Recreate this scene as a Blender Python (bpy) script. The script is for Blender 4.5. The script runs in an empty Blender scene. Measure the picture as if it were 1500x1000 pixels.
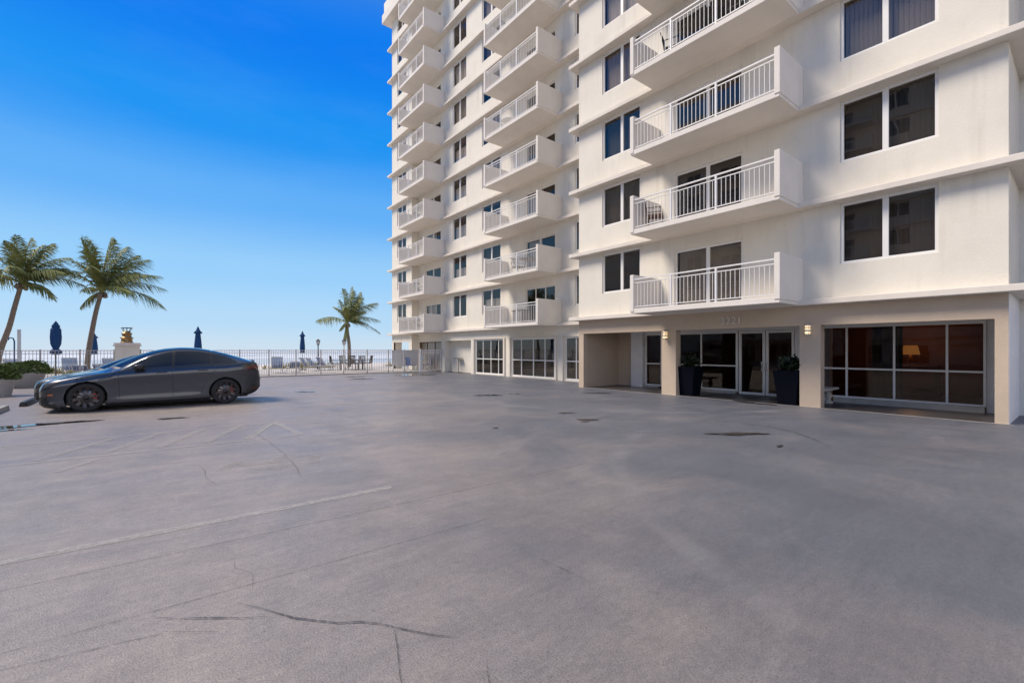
import bpy, bmesh, math, random
from mathutils import Vector, Matrix
random.seed(7)
R = math.radians
sc = bpy.context.scene
# ---------------------------------------------------------------- camera
cam_d = bpy.data.cameras.new('camera'); cam = bpy.data.objects.new('camera', cam_d)
sc.collection.objects.link(cam); sc.camera = cam
cam.location = (0, 0, 1.55)
cam.rotation_euler = (R(90), 0, -math.atan2(528, 670))
cam_d.sensor_width = 36; cam_d.lens = 670 / 1500 * 36
cam_d.shift_y = 12 / 1500
cam_d.clip_start = 0.05; cam_d.clip_end = 20000
# ---------------------------------------------------------------- light
SUN_AZ = (-0.80, 0.60); SUN_EL = 51
sc.view_settings.view_transform = 'Standard'; sc.view_settings.look = 'None'
sc.view_settings.exposure = 1.6; sc.view_settings.gamma = 1
sun_d = bpy.data.lights.new('sun', 'SUN'); sun = bpy.data.objects.new('sun', sun_d)
sc.collection.objects.link(sun)
sun_d.energy = 1.55; sun_d.angle = R(24); sun_d.color = (1, .88, .73)
sv = Vector((SUN_AZ[0], SUN_AZ[1], 0)).normalized() * math.cos(R(SUN_EL)) + Vector((0, 0, math.sin(R(SUN_EL))))
sun.rotation_euler = sv.to_track_quat('Z', 'Y').to_euler()
w = bpy.data.worlds.new('World'); sc.world = w; w.use_nodes = True
wn = w.node_tree.nodes; wl = w.node_tree.links
bg = wn['Background']
sky = wn.new('ShaderNodeTexSky'); sky.sky_type = 'NISHITA'; sky.sun_disc = False
sky.sun_elevation = R(SUN_EL); sky.sun_rotation = math.atan2(SUN_AZ[0], SUN_AZ[1])
sky.altitude = 0; sky.air_density = 1.0; sky.dust_density = .2; sky.ozone_density = 1.6
hs = wn.new('ShaderNodeHueSaturation'); hs.inputs['Saturation'].default_value = 1.3
hs.inputs['Hue'].default_value = .5
# the photograph's deep blue above a pale horizon, paler unseen zenith added for neutral fill
gen = wn.new('ShaderNodeTexCoord'); sz = wn.new('ShaderNodeSeparateXYZ'); wl.new(gen.outputs['Generated'], sz.inputs[0])
gr = wn.new('ShaderNodeValToRGB'); wl.new(sz.outputs[2], gr.inputs[0]); gr.color_ramp.interpolation = 'EASE'
stops = [(0, (.54, .69, .84)), (.06, (.42, .65, .89)), (.15, (.30, .59, .91)), (.27, (.12, .42, .90)), (.39, (.008, .28, .86)), (.53, (.0, .19, .84)), (.72, (.10, .26, .66)), (.86, (.34, .46, .68)), (1, (.55, .6, .7))]
el = gr.color_ramp.elements; el[0].position = 0; el[0].color = (*stops[0][1], 1); el[1].position = 1; el[1].color = (*stops[-1][1], 1)
for p_, c_ in stops[1:-1]: e_ = el.new(p_); e_.color = (*c_, 1)
sm_ = wn.new('ShaderNodeVectorMath'); sm_.operation = 'SCALE'; sm_.inputs['Scale'].default_value = 10/2**1.6*1.02; 
by = wn.new('ShaderNodeMapRange'); by.inputs[1].default_value = -.05; by.inputs[2].default_value = -.75; by.inputs[4].default_value = .85; wl.new(sz.outputs[1], by.inputs[0])
bz = wn.new('ShaderNodeMapRange'); bz.inputs[1].default_value = .5; bz.inputs[2].default_value = .25; wl.new(sz.outputs[2], bz.inputs[0])
bq = wn.new('ShaderNodeMath'); bq.operation = 'MULTIPLY'; wl.new(by.outputs[0], bq.inputs[0]); wl.new(bz.outputs[0], bq.inputs[1])
bm = wn.new('ShaderNodeMixRGB'); wl.new(bq.outputs[0], bm.inputs[0]); wl.new(gr.outputs[0], bm.inputs[1]); bm.inputs[2].default_value = (1.7, 1.58, 1.52, 1); wl.new(bm.outputs[0], sm_.inputs[0])  # bright pale band low behind the camera, added as fill for side faces
gm = wn.new('ShaderNodeMixRGB'); gm.inputs[0].default_value = .97
wl.new(sky.outputs[0], hs.inputs['Color']); wl.new(hs.outputs[0], gm.inputs[1]); wl.new(sm_.outputs[0], gm.inputs[2])
# faint wisps of cloud in the sky direction
tc = wn.new('ShaderNodeTexCoord'); mp = wn.new('ShaderNodeMapping'); mp.inputs['Scale'].default_value = (1.5, 1.5, 6)
mp.inputs['Rotation'].default_value = (.25, .1, .4)
nz = wn.new('ShaderNodeTexNoise'); nz.inputs['Scale'].default_value = 1.7; nz.inputs['Detail'].default_value = 6; nz.inputs['Roughness'].default_value = .6
cr = wn.new('ShaderNodeValToRGB'); cr.color_ramp.elements[0].position = .5; cr.color_ramp.elements[1].position = .82
cr.color_ramp.elements[1].color = (.012, .012, .012, 1)
mx = wn.new('ShaderNodeMixRGB'); mx.inputs[2].default_value = (7, 7.3, 8, 1)
wl.new(tc.outputs['Generated'], mp.inputs[0]); wl.new(mp.outputs[0], nz.inputs[0]); wl.new(nz.outputs[0], cr.inputs[0])
wl.new(cr.outputs[0], mx.inputs[0]); wl.new(gm.outputs[0], mx.inputs[1]); wl.new(mx.outputs[0], bg.inputs[0])
bg.inputs[1].default_value = 0.10

# ---------------------------------------------------------------- helpers
C = sc.collection
class MB:
    def __init__(s): s.v = []; s.f = []; s.sm = []
    def quad(s, a, b, c, d, sm=False):
        n = len(s.v); s.v += [tuple(a), tuple(b), tuple(c), tuple(d)]; s.f.append((n, n+1, n+2, n+3)); s.sm.append(sm)
    def poly(s, pts, sm=False):
        n = len(s.v); s.v += [tuple(p) for p in pts]; s.f.append(tuple(range(n, n+len(pts)))); s.sm.append(sm)
    def box(s, x0, x1, y0, y1, z0, z1):
        if x0 > x1: x0, x1 = x1, x0
        if y0 > y1: y0, y1 = y1, y0
        if z0 > z1: z0, z1 = z1, z0
        n = len(s.v)
        s.v += [(x0,y0,z0),(x1,y0,z0),(x1,y1,z0),(x0,y1,z0),(x0,y0,z1),(x1,y0,z1),(x1,y1,z1),(x0,y1,z1)]
        for f in ((0,3,2,1),(4,5,6,7),(0,1,5,4),(1,2,6,5),(2,3,7,6),(3,0,4,7)):
            s.f.append(tuple(n+i for i in f)); s.sm.append(False)
    def prism(s, pts, z0, z1):
        n = len(s.v); k = len(pts)
        s.v += [(p[0],p[1],z0) for p in pts] + [(p[0],p[1],z1) for p in pts]
        s.f.append(tuple(n+i for i in reversed(range(k)))); s.f.append(tuple(n+k+i for i in range(k))); s.sm += [False]*2
        for i in range(k):
            j = (i+1) % k; s.f.append((n+i, n+j, n+k+j, n+k+i)); s.sm.append(False)
    def tube(s, pts, r, seg=8, caps=True):
        pts = [Vector(p) for p in pts]; rs = r if isinstance(r, (list, tuple)) else [r]*len(pts)
        n0 = len(s.v); up = Vector((0, 0, 1))
        for i, p in enumerate(pts):
            t = (pts[min(i+1, len(pts)-1)] - pts[max(i-1, 0)]).normalized()
            a = t.cross(up)
            if a.length < .05: a = t.cross(Vector((1, 0, 0)))
            a.normalize(); b = t.cross(a)
            for k in range(seg):
                q = 2*math.pi*k/seg
                s.v.append(tuple(p + (a*math.cos(q) + b*math.sin(q))*rs[i]))
        for i in range(len(pts)-1):
            for k in range(seg):
                k2 = (k+1) % seg
                s.f.append((n0+i*seg+k, n0+i*seg+k2, n0+(i+1)*seg+k2, n0+(i+1)*seg+k)); s.sm.append(True)
        if caps:
            s.f.append(tuple(n0+k for k in range(seg))); s.f.append(tuple(n0+(len(pts)-1)*seg+k for k in reversed(range(seg)))); s.sm += [False]*2
    def lathe(s, prof, c=(0,0,0), seg=20, axis='z', sm=True):
        n0 = len(s.v)
        for (r, h) in prof:
            for k in range(seg):
                q = 2*math.pi*k/seg; a, b = r*math.cos(q), r*math.sin(q)
                if axis == 'z': s.v.append((c[0]+a, c[1]+b, c[2]+h))
                elif axis == 'y': s.v.append((c[0]+a, c[1]+h, c[2]+b))
                else: s.v.append((c[0]+h, c[1]+a, c[2]+b))
        for i in range(len(prof)-1):
            for k in range(seg):
                k2 = (k+1) % seg
                s.f.append((n0+i*seg+k, n0+i*seg+k2, n0+(i+1)*seg+k2, n0+(i+1)*seg+k)); s.sm.append(sm)
    def build(s, name, mat, parent=None, bevel=0):
        me = bpy.data.meshes.new(name); me.from_pydata(s.v, [], s.f)
        me.polygons.foreach_set('use_smooth', s.sm); me.update()
        o = bpy.data.objects.new(name, me); C.objects.link(o)
        me.materials.append(mat)
        if parent: o.parent = parent
        if bevel:
            m = o.modifiers.new('bevel', 'BEVEL'); m.width = bevel; m.segments = 2; m.limit_method = 'ANGLE'
        return o
def tag(o, label=None, cat=None, group=None, kind=None):
    if label: o['label'] = label
    if cat: o['category'] = cat
    if group: o['group'] = group
    if kind: o['kind'] = kind
    return o
def empty(name, loc=(0,0,0), rz=0):
    o = bpy.data.objects.new(name, None); C.objects.link(o); o.location = loc; o.rotation_euler = (0,0,rz); o.empty_display_size = .2
    return o
def copy_tree(o, parent=None, skip=()):
    c = o.copy(); C.objects.link(c); c.parent = parent
    for ch in list(o.children):
        if ch.name.split('.')[0] in skip: continue
        copy_tree(ch, c, skip)
    return c
# ---------------------------------------------------------------- materials
def mat(name, col, rough=.6, metal=0, bump=0, bscale=30, var=0, vscale=2, spec=.5, coat=0, emit=None, estr=0, col2=None, stretch=None):
    m = bpy.data.materials.new(name); m.use_nodes = True
    nt = m.node_tree; N = nt.nodes; L = nt.links; b = N['Principled BSDF']
    b.inputs['Base Color'].default_value = (*col, 1); b.inputs['Roughness'].default_value = rough
    b.inputs['Metallic'].default_value = metal; b.inputs['Specular IOR Level'].default_value = spec
    b.inputs['Coat Weight'].default_value = coat; b.inputs['Coat Roughness'].default_value = .03
    t = N.new('ShaderNodeTexCoord'); src = t.outputs['Object']
    if stretch:
        q = N.new('ShaderNodeMapping'); q.inputs['Scale'].default_value = stretch; L.new(src, q.inputs[0]); src = q.outputs[0]
    if var or col2:
        n = N.new('ShaderNodeTexNoise'); n.inputs['Scale'].default_value = vscale; n.inputs['Detail'].default_value = 7; n.inputs['Roughness'].default_value = .62
        r = N.new('ShaderNodeValToRGB'); r.color_ramp.elements[0].position = .32; r.color_ramp.elements[1].position = .68
        c2 = col2 or tuple(c*(1-var) for c in col)
        r.color_ramp.elements[0].color = (*c2, 1); r.color_ramp.elements[1].color = (*col, 1)
        L.new(src, n.inputs[0]); L.new(n.outputs[0], r.inputs[0]); L.new(r.outputs[0], b.inputs['Base Color'])
    if bump:
        n = N.new('ShaderNodeTexNoise'); n.inputs['Scale'].default_value = bscale; n.inputs['Detail'].default_value = 4
        bp = N.new('ShaderNodeBump'); bp.inputs['Strength'].default_value = bump; bp.inputs['Distance'].default_value = .02
        L.new(src, n.inputs[0]); L.new(n.outputs[0], bp.inputs['Height']); L.new(bp.outputs[0], b.inputs['Normal'])
    if emit:
        b.inputs['Emission Color'].default_value = (*emit, 1); b.inputs['Emission Strength'].default_value = estr
    return m
def glass(name, tint, ior=1.9, rough=.012, fac_mul=1):
    m = bpy.data.materials.new(name); m.use_nodes = True; nt = m.node_tree; N = nt.nodes; L = nt.links
    for n in list(N): N.remove(n)
    o = N.new('ShaderNodeOutputMaterial'); mx = N.new('ShaderNodeMixShader'); tr = N.new('ShaderNodeBsdfTransparent'); gl = N.new('ShaderNodeBsdfGlossy')
    # Schlick reflectance, the same from either side of the sheet
    ge = N.new('ShaderNodeNewGeometry'); dt = N.new('ShaderNodeVectorMath'); dt.operation = 'DOT_PRODUCT'
    L.new(ge.outputs['Incoming'], dt.inputs[0]); L.new(ge.outputs['Normal'], dt.inputs[1])
    def mth(op, a, b_=None):
        q = N.new('ShaderNodeMath'); q.operation = op
        if isinstance(a, (int, float)): q.inputs[0].default_value = a
        else: L.new(a, q.inputs[0])
        if b_ is not None:
            if isinstance(b_, (int, float)): q.inputs[1].default_value = b_
            else: L.new(b_, q.inputs[1])
        return q.outputs[0]
    f0 = ((ior-1)/(ior+1))**2
    fr = mth('ADD', mth('MULTIPLY', mth('POWER', mth('SUBTRACT', 1.0, mth('ABSOLUTE', dt.outputs['Value'])), 5.0), 1-f0), f0)
    tr.inputs[0].default_value = (*tint, 1); gl.inputs['Roughness'].default_value = rough; gl.inputs[0].default_value = (.86, .78, .70, 1)
    bp = N.new('ShaderNodeBump'); nz = N.new('ShaderNodeTexNoise'); nz.inputs['Scale'].default_value = .9; bp.inputs['Strength'].default_value = .12; bp.inputs['Distance'].default_value = .02
    t = N.new('ShaderNodeTexCoord'); L.new(t.outputs['Object'], nz.inputs[0]); L.new(nz.outputs[0], bp.inputs['Height']); L.new(bp.outputs[0], gl.inputs['Normal'])
    L.new(fr, mx.inputs[0]); L.new(tr.outputs[0], mx.inputs[1]); L.new(gl.outputs[0], mx.inputs[2]); L.new(mx.outputs[0], o.inputs[0])
    return m
def stucco():
    m = mat('cream_stucco', (.70, .655, .565), .85, bump=.28, bscale=45)
    nt = m.node_tree; N = nt.nodes; L = nt.links; b = N['Principled BSDF']
    t = N.new('ShaderNodeTexCoord')
    # broad unevenness and faint vertical weathering streaks
    n = N.new('ShaderNodeTexNoise'); n.inputs['Scale'].default_value = .9; n.inputs['Detail'].default_value = 8; n.inputs['Roughness'].default_value = .65
    mp = N.new('ShaderNodeMapping'); mp.inputs['Scale'].default_value = (3.5, 3.5, .35)
    n2 = N.new('ShaderNodeTexNoise'); n2.inputs['Scale'].default_value = 1.2; n2.inputs['Detail'].default_value = 6
    r = N.new('ShaderNodeValToRGB'); r.color_ramp.elements[0].position = .25; r.color_ramp.elements[0].color = (.665, .625, .545, 1)
    r.color_ramp.elements[1].position = .6; r.color_ramp.elements[1].color = (.735, .69, .605, 1)
    r2 = N.new('ShaderNodeValToRGB'); r2.color_ramp.elements[0].position = .2; r2.color_ramp.elements[0].color = (.88, .87, .86, 1)
    r2.color_ramp.elements[1].position = .45
    mu = N.new('ShaderNodeMixRGB'); mu.blend_type = 'MULTIPLY'; mu.inputs[0].default_value = 1
    L.new(t.outputs['Object'], n.inputs[0]); L.new(t.outputs['Object'], mp.inputs[0]); L.new(mp.outputs[0], n2.inputs[0])
    L.new(n.outputs[0], r.inputs[0]); L.new(n2.outputs[0], r2.inputs[0]); L.new(r.outputs[0], mu.inputs[1]); L.new(r2.outputs[0], mu.inputs[2]); L.new(mu.outputs[0], b.inputs['Base Color'])
    return m
M = {}
M['stucco'] = stucco()
M['trim'] = mat('ledge_paint', (.73, .67, .60), .8, bump=.2, bscale=30, var=.12, vscale=1.5)
M['panel'] = mat('balcony_paint', (.74, .69, .63), .8, bump=.25, bscale=35, var=.08, vscale=1.2)
M['tan'] = mat('tan_stucco', (.53, .425, .325), .85, bump=.4, bscale=45, var=.12, vscale=1.1)
M['side'] = mat('pale_side_paint', (.78, .77, .78), .85, bump=.3, bscale=40, var=.08)
M['white'] = mat('white_metal', (.74, .73, .71), .45)
M['rail'] = mat('rail_white', (.74, .73, .72), .4)
M['pane'] = glass('window_glass', (.60, .57, .54), 1.9)
M['lobby_glass'] = glass('lobby_glass', (.36, .32, .31), 1.5)
M['blind'] = mat('blind_cloth', (.80, .78, .75), .9)
M['vblind'] = mat('vertical_blind', (.55, .51, .46), .9)
M['curtain'] = mat('dark_curtain', (.10, .09, .085), .9)
M['fence'] = mat('fence_paint', (.44, .415, .39), .5)
M['shade'] = mat('grey_shade', (.13, .13, .14), .9)
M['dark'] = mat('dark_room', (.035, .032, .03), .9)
M['lobby'] = mat('lobby_wall', (.20, .065, .045), .7, var=.3)
M['lobby_floor'] = mat('lobby_floor', (.10, .07, .055), .3)
M['tile'] = mat('entry_floor', (.06, .055, .058), .35, bump=.1, bscale=60, var=.3, vscale=1.5)
M['black'] = mat('black_matte', (.012, .012, .013), .6)
M['navy'] = mat('navy_pot', (.002, .003, .008), .8, spec=.1)
M['stone'] = mat('bench_stone', (.50, .47, .43), .8, bump=.3, bscale=60, var=.15, vscale=6)
M['conc'] = mat('concrete', (.42, .40, .37), .85, bump=.3, bscale=60, var=.2, vscale=5)
M['pot'] = mat('pale_pot', (.60, .60, .61), .7, bump=.2, var=.1)
M['leafd'] = mat('dark_leaf', (.018, .032, .014), .5, var=.4, vscale=5)
M['hedge'] = mat('hedge_leaf', (.14, .20, .055), .5, var=.5, vscale=4)
M['frond'] = mat('palm_leaf', (.33, .325, .11), .65, spec=.25, col2=(.12, .165, .055), vscale=1.6)
M['palmbark'] = mat('palm_bark', (.26, .205, .16), .9, bump=.8, bscale=12, var=.35, vscale=6, stretch=(1, 1, 4))
M['blue'] = mat('blue_canvas', (.002, .055, .19), .8, var=.3, vscale=3)
M['bluestrap'] = mat('blue_strap', (.03, .10, .30), .6)
M['bronze'] = mat('bronze', (.30, .19, .09), .35, metal=.9)
M['wood'] = mat('grey_wood', (.045, .038, .034), .7, var=.3, vscale=6)
M['brownw'] = mat('brown_wicker', (.13, .06, .03), .7)
M['greyf'] = mat('grey_wicker', (.20, .19, .19), .7)
M['paint'] = mat('grey_car_paint', (.030, .035, .050), .22, metal=.5, coat=1)
M['paint2'] = mat('black_car_paint', (.02, .021, .024), .3, metal=.3, coat=1)
M['carglass'] = mat('car_glass', (.004, .007, .018), .02, spec=.5)
M['tyre'] = mat('tyre_rubber', (.018, .018, .019), .75, bump=.3, bscale=80)
M['rim'] = mat('dark_rim', (.055, .05, .055), .3, metal=.85)
M['plastic'] = mat('black_plastic', (.014, .014, .016), .45)
M['redcal'] = mat('red_caliper', (.35, .012, .012), .4)
M['lens'] = mat('headlight_lens', (.10, .105, .115), .06, metal=.5, coat=1)
M['redlens'] = mat('tail_lens', (.10, .006, .008), .1, coat=1)
M['amber'] = mat('amber_marker', (.55, .16, .03), .2)
M['disc'] = mat('brake_disc', (.25, .25, .25), .35, metal=1)
M['lampglow'] = mat('lamp_glass', (.8, .7, .5), .4, emit=(1, .70, .36), estr=.35)
M['shadeglow'] = mat('lamp_shade', (.6, .4, .2), .8, emit=(1, .42, .10), estr=.12)
M['tube'] = mat('ceiling_tube', (.8, .8, .8), .5, emit=(1, .82, .6), estr=1.6)
M['nickel'] = mat('brushed_nickel', (.62, .58, .52), .3, metal=.8)

# ---------------------------------------------------------------- ground
def lot_mat():
    m = bpy.data.materials.new('painted_lot'); m.use_nodes = True; nt = m.node_tree; N = nt.nodes; L = nt.links; b = N['Principled BSDF']
    t = N.new('ShaderNodeTexCoord'); P = t.outputs['Object']
    def noise(scale, det, rough=.6, stretch=None, dist=0):
        n = N.new('ShaderNodeTexNoise'); n.inputs['Scale'].default_value = scale; n.inputs['Detail'].default_value = det
        n.inputs['Roughness'].default_value = rough; n.inputs['Distortion'].default_value = dist
        s = P
        if stretch:
            q = N.new('ShaderNodeMapping'); q.inputs['Scale'].default_value = stretch[:3]
            q.inputs['Rotation'].default_value = (0, 0, stretch[3]); L.new(P, q.inputs[0]); s = q.outputs[0]
        L.new(s, n.inputs[0]); return n.outputs[0]
    def ramp(src, a, ca, c, cb):
        r = N.new('ShaderNodeValToRGB'); r.color_ramp.elements[0].position = a; r.color_ramp.elements[0].color = (*ca, 1)
        r.color_ramp.elements[1].position = c; r.color_ramp.elements[1].color = (*cb, 1); L.new(src, r.inputs[0]); return r.outputs[0]
    def mul(a, c, f=1, mode='MULTIPLY'):
        x = N.new('ShaderNodeMixRGB'); x.blend_type = mode; x.inputs[0].default_value = f; L.new(a, x.inputs[1]); L.new(c, x.inputs[2]); return x.outputs[0]
    base = ramp(noise(.22, 5, .55), .3, (.088, .097, .122), .7, (.104, .113, .138))
    worn = ramp(noise(.6, 8, .68, (1, .45, 1, .35), .6), .38, (.91, .91, .92), .66, (1.09, 1.08, 1.06))
    fine = ramp(noise(22, 8, .75), .34, (.84, .84, .85), .66, (1.14, 1.13, 1.12))
    brush = ramp(noise(5, 8, .75, (.5, 3, 1, .5), .8), .35, (.91, .91, .92), .65, (1.09, 1.08, 1.07))
    pit = ramp(noise(38, 2, .5), .66, (1, 1, 1), .74, (.62, .61, .61))
    strk = ramp(noise(1.1, 7, .7, (.35, 2.6, 1, -.5), .4), .42, (1, 1, 1), .78, (1.2, 1.18, 1.16))
    grit = ramp(noise(95, 5, .85), .38, (.62, .62, .63), .62, (1.3, 1.29, 1.28))
    c = mul(mul(mul(mul(mul(mul(base, worn), fine), strk), grit), brush), pit)
    # warm sky glare painted into the coating colour, away from the entrance
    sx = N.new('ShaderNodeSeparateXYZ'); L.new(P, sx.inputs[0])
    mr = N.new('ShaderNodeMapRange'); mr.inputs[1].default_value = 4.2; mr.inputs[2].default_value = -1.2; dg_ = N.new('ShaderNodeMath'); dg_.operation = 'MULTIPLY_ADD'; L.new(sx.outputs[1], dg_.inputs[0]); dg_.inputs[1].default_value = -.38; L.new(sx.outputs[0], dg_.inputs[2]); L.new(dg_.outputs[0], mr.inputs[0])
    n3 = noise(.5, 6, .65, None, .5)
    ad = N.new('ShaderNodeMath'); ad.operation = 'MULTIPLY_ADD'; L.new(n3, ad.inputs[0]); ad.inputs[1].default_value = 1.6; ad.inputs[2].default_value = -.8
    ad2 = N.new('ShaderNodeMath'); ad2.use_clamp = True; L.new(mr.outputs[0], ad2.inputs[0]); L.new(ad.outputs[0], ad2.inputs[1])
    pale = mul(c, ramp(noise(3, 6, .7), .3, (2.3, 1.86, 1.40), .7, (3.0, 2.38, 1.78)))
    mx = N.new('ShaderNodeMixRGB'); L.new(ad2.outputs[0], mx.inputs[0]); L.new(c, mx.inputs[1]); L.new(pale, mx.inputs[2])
    # curved tyre tracks: rings about two turning centres
    out = mx.outputs[0]
    for (cx, cy, r0, wd, amp) in ((9.5, -1.5, 7.1, .10, .12), (9.5, -1.5, 8.75, .10, .10), (2.5, 13.5, 6.2, .09, .10), (15.0, 12.0, 7.4, .1, .12), (15, 12, 9.0, .1, .09)):
        v = N.new('ShaderNodeVectorMath'); v.operation = 'DISTANCE'; L.new(P, v.inputs[0]); v.inputs[1].default_value = (cx, cy, 0)
        a = N.new('ShaderNodeMath'); a.operation = 'SUBTRACT'; L.new(v.outputs['Value'], a.inputs[0]); a.inputs[1].default_value = r0
        d = N.new('ShaderNodeMath'); d.operation = 'ABSOLUTE'; L.new(a.outputs[0], d.inputs[0])
        e = N.new('ShaderNodeMapRange'); e.interpolation_type = 'SMOOTHSTEP'; e.inputs[1].default_value = wd*1.6; e.inputs[2].default_value = wd*.5; L.new(d.outputs[0], e.inputs[0])
        g = N.new('ShaderNodeMath'); g.operation = 'MULTIPLY'; L.new(e.outputs[0], g.inputs[0])
        nn = N.new('ShaderNodeMapRange'); nn.inputs[1].default_value = .4; nn.inputs[2].default_value = .65; L.new(noise(.7, 6), nn.inputs[0]); L.new(nn.outputs[0], g.inputs[1])
        h = N.new('ShaderNodeMath'); h.operation = 'MULTIPLY'; L.new(g.outputs[0], h.inputs[0]); h.inputs[1].default_value = amp*1.5
        x = N.new('ShaderNodeMixRGB'); L.new(h.outputs[0], x.inputs[0]); L.new(out, x.inputs[1]); x.inputs[2].default_value = (.30, .295, .30, 1); out = x.outputs[0]
    L.new(out, b.inputs['Base Color'])
    rr = N.new('ShaderNodeMapRange'); rr.inputs[3].default_value = .40; rr.inputs[4].default_value = .58; rr.inputs[1].default_value = .3; rr.inputs[2].default_value = .7
    L.new(noise(.8, 6, .6), rr.inputs[0]); L.new(rr.outputs[0], b.inputs['Roughness'])
    b.inputs['Specular IOR Level'].default_value = .85
    bp = N.new('ShaderNodeBump'); bp.inputs['Strength'].default_value = .55; bp.inputs['Distance'].default_value = .012
    L.new(noise(90, 5, .65), bp.inputs['Height'])
    bp2 = N.new('ShaderNodeBump'); bp2.inputs['Strength'].default_value = .25; bp2.inputs['Distance'].default_value = .05
    L.new(noise(2.2, 4, .5), bp2.inputs['Height']); L.new(bp.outputs[0], bp2.inputs['Normal']); L.new(bp2.outputs[0], b.inputs['Normal'])
    return m
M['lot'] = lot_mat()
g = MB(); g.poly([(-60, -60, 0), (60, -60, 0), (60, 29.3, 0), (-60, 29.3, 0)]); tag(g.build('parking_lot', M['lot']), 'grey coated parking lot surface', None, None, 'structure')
M['deck'] = mat('deck_paving', (.50, .46, .42), .75, var=.2, vscale=.8, bump=.2)
g = MB(); g.poly([(-90, 29.3, -.004), (60, 29.3, -.004), (60, 41, -.004), (-90, 41, -.004)]); tag(g.build('pool_deck', M['deck']), None, None, None, 'structure')
M['sand'] = mat('beach_sand', (.62, .54, .46), .95, var=.12, vscale=.25, bump=.5, bscale=3)
g = MB()
prof = [(41, -.01), (46, -.2), (55, -.55), (75, -1.0), (100, -1.45), (106, -2.0)]
for (a, za), (b_, zb_) in zip(prof, prof[1:]): g.quad((-900, a, za), (900, a, za), (900, b_, zb_), (-900, b_, zb_), True)
tag(g.build('beach', M['sand']), None, None, None, 'structure')
def sea_mat():
    m = mat('sea_water', (.20, .27, .30), .6, bump=.9, bscale=.35, spec=.2, stretch=(.35, 1, 1))
    nt = m.node_tree; N = nt.nodes; L = nt.links; b = N['Principled BSDF']
    t = N.new('ShaderNodeTexCoord'); q = N.new('ShaderNodeMapping'); q.inputs['Scale'].default_value = (.012, .07, 1)
    n = N.new('ShaderNodeTexNoise'); n.inputs['Scale'].default_value = 1; n.inputs['Detail'].default_value = 8; n.inputs['Roughness'].default_value = .7
    r = N.new('ShaderNodeValToRGB'); r.color_ramp.elements[0].position = .42; r.color_ramp.elements[0].color = (.33, .39, .42, 1); r.color_ramp.elements[1].position = .6; r.color_ramp.elements[1].color = (.74, .71, .68, 1)
    L.new(t.outputs['Object'], q.inputs[0]); L.new(q.outputs[0], n.inputs[0]); L.new(n.outputs[0], r.inputs[0]); L.new(r.outputs[0], b.inputs['Base Color'])
    return m
g = MB(); g.poly([(-9000, 98, -1.5), (9000, 98, -1.5), (9000, 16000, -1.5), (-9000, 16000, -1.5)]); tag(g.build('sea', sea_mat()), None, None, None, 'structure')
# land under everything, sheet reaching back behind the camera
g = MB(); g.poly([(-900, -900, -.1), (900, -900, -.1), (900, 41, -.1), (-900, 41, -.1)]); tag(g.build('ground', M['sand']), None, None, None, 'structure')

# ---- painted markings, seams, cracks, stains, puddles
def worn_paint(name, col, keep=.5, sc_=9, amax=.85):
    m = bpy.data.materials.new(name); m.use_nodes = True; nt = m.node_tree; N = nt.nodes; L = nt.links; b = N['Principled BSDF']
    b.inputs['Base Color'].default_value = (*col, 1); b.inputs['Roughness'].default_value = .65
    t = N.new('ShaderNodeTexCoord'); n = N.new('ShaderNodeTexNoise'); n.inputs['Scale'].default_value = sc_; n.inputs['Detail'].default_value = 8; n.inputs['Roughness'].default_value = .75
    r = N.new('ShaderNodeMapRange'); r.inputs[1].default_value = keep-.1; r.inputs[2].default_value = keep+.12; r.inputs[3].default_value = amax; r.inputs[4].default_value = 0
    L.new(t.outputs['Object'], n.inputs[0]); L.new(n.outputs[0], r.inputs[0]); L.new(r.outputs[0], b.inputs['Alpha'])
    return m
M['line'] = worn_paint('worn_white_paint', (.44, .42, .40), .54, 16, .6)
M['faint'] = worn_paint('faded_paint', (.42, .40, .38), .56, 20, .42)
M['ghost'] = worn_paint('ghost_paint', (.36, .34, .32), .5, 26, .3)
M['crack'] = worn_paint('crack_dark', (.055, .05, .048), .56, 25)
M['seam'] = worn_paint('seam_dark', (.09, .086, .084), .52, 14, .5)
M['stain'] = worn_paint('tyre_mark', (.05, .05, .058), .45, 14)
zlev = [0.004]
def strip(pts, wd, m, name, label=None, jit=0, taper=False):
    g = MB(); zlev[0] += .0002; z = zlev[0]
    P = []
    for i in range(len(pts)-1):
        a, b_ = Vector(pts[i]), Vector(pts[i+1]); k = max(1, int((b_-a).length/.12)) if jit else 1
        for j in range(k): 
            q = a.lerp(b_, j/k); P.append(Vector((q.x + random.uniform(-jit, jit), q.y + random.uniform(-jit, jit))))
    P.append(Vector(pts[-1]))
    L_ = []; R_ = []
    for i, p in enumerate(P):
        t = (P[min(i+1, len(P)-1)] - P[max(i-1, 0)]).normalized(); n = Vector((-t.y, t.x))
        ww = wd * (min(1, (len(P)-1-i)/3+.15, i/3+.15) if taper else 1) * (random.uniform(.6, 1.3) if jit else 1)
        L_.append(p+n*ww/2); R_.append(p-n*ww/2)
    for i in range(len(P)-1): g.quad((*R_[i], z), (*R_[i+1], z), (*L_[i+1], z), (*L_[i], z))
    o = g.build(name, m); tag(o, label, None, None, 'structure'); return o
strip([(-6, 13.04), (12.2, 12.96)], .05, M['line'], 'pavement_line')
strip([(-6, 13.10), (12.2, 13.02)], .022, M['seam'], 'pavement_seam')
strip([(-6, 4.93), (2.12, 4.89)], .10, M['line'], 'parking_stripe')
strip([(-6, 4.40), (4.6, 4.27)], .012, M['seam'], 'pavement_seam')
strip([(-4, 3.46), (2.4, 3.43)], .010, M['seam'], 'pavement_seam')
strip([(-2, 3.55), (.05, 3.14)], .010, M['seam'], 'pavement_seam')
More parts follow.
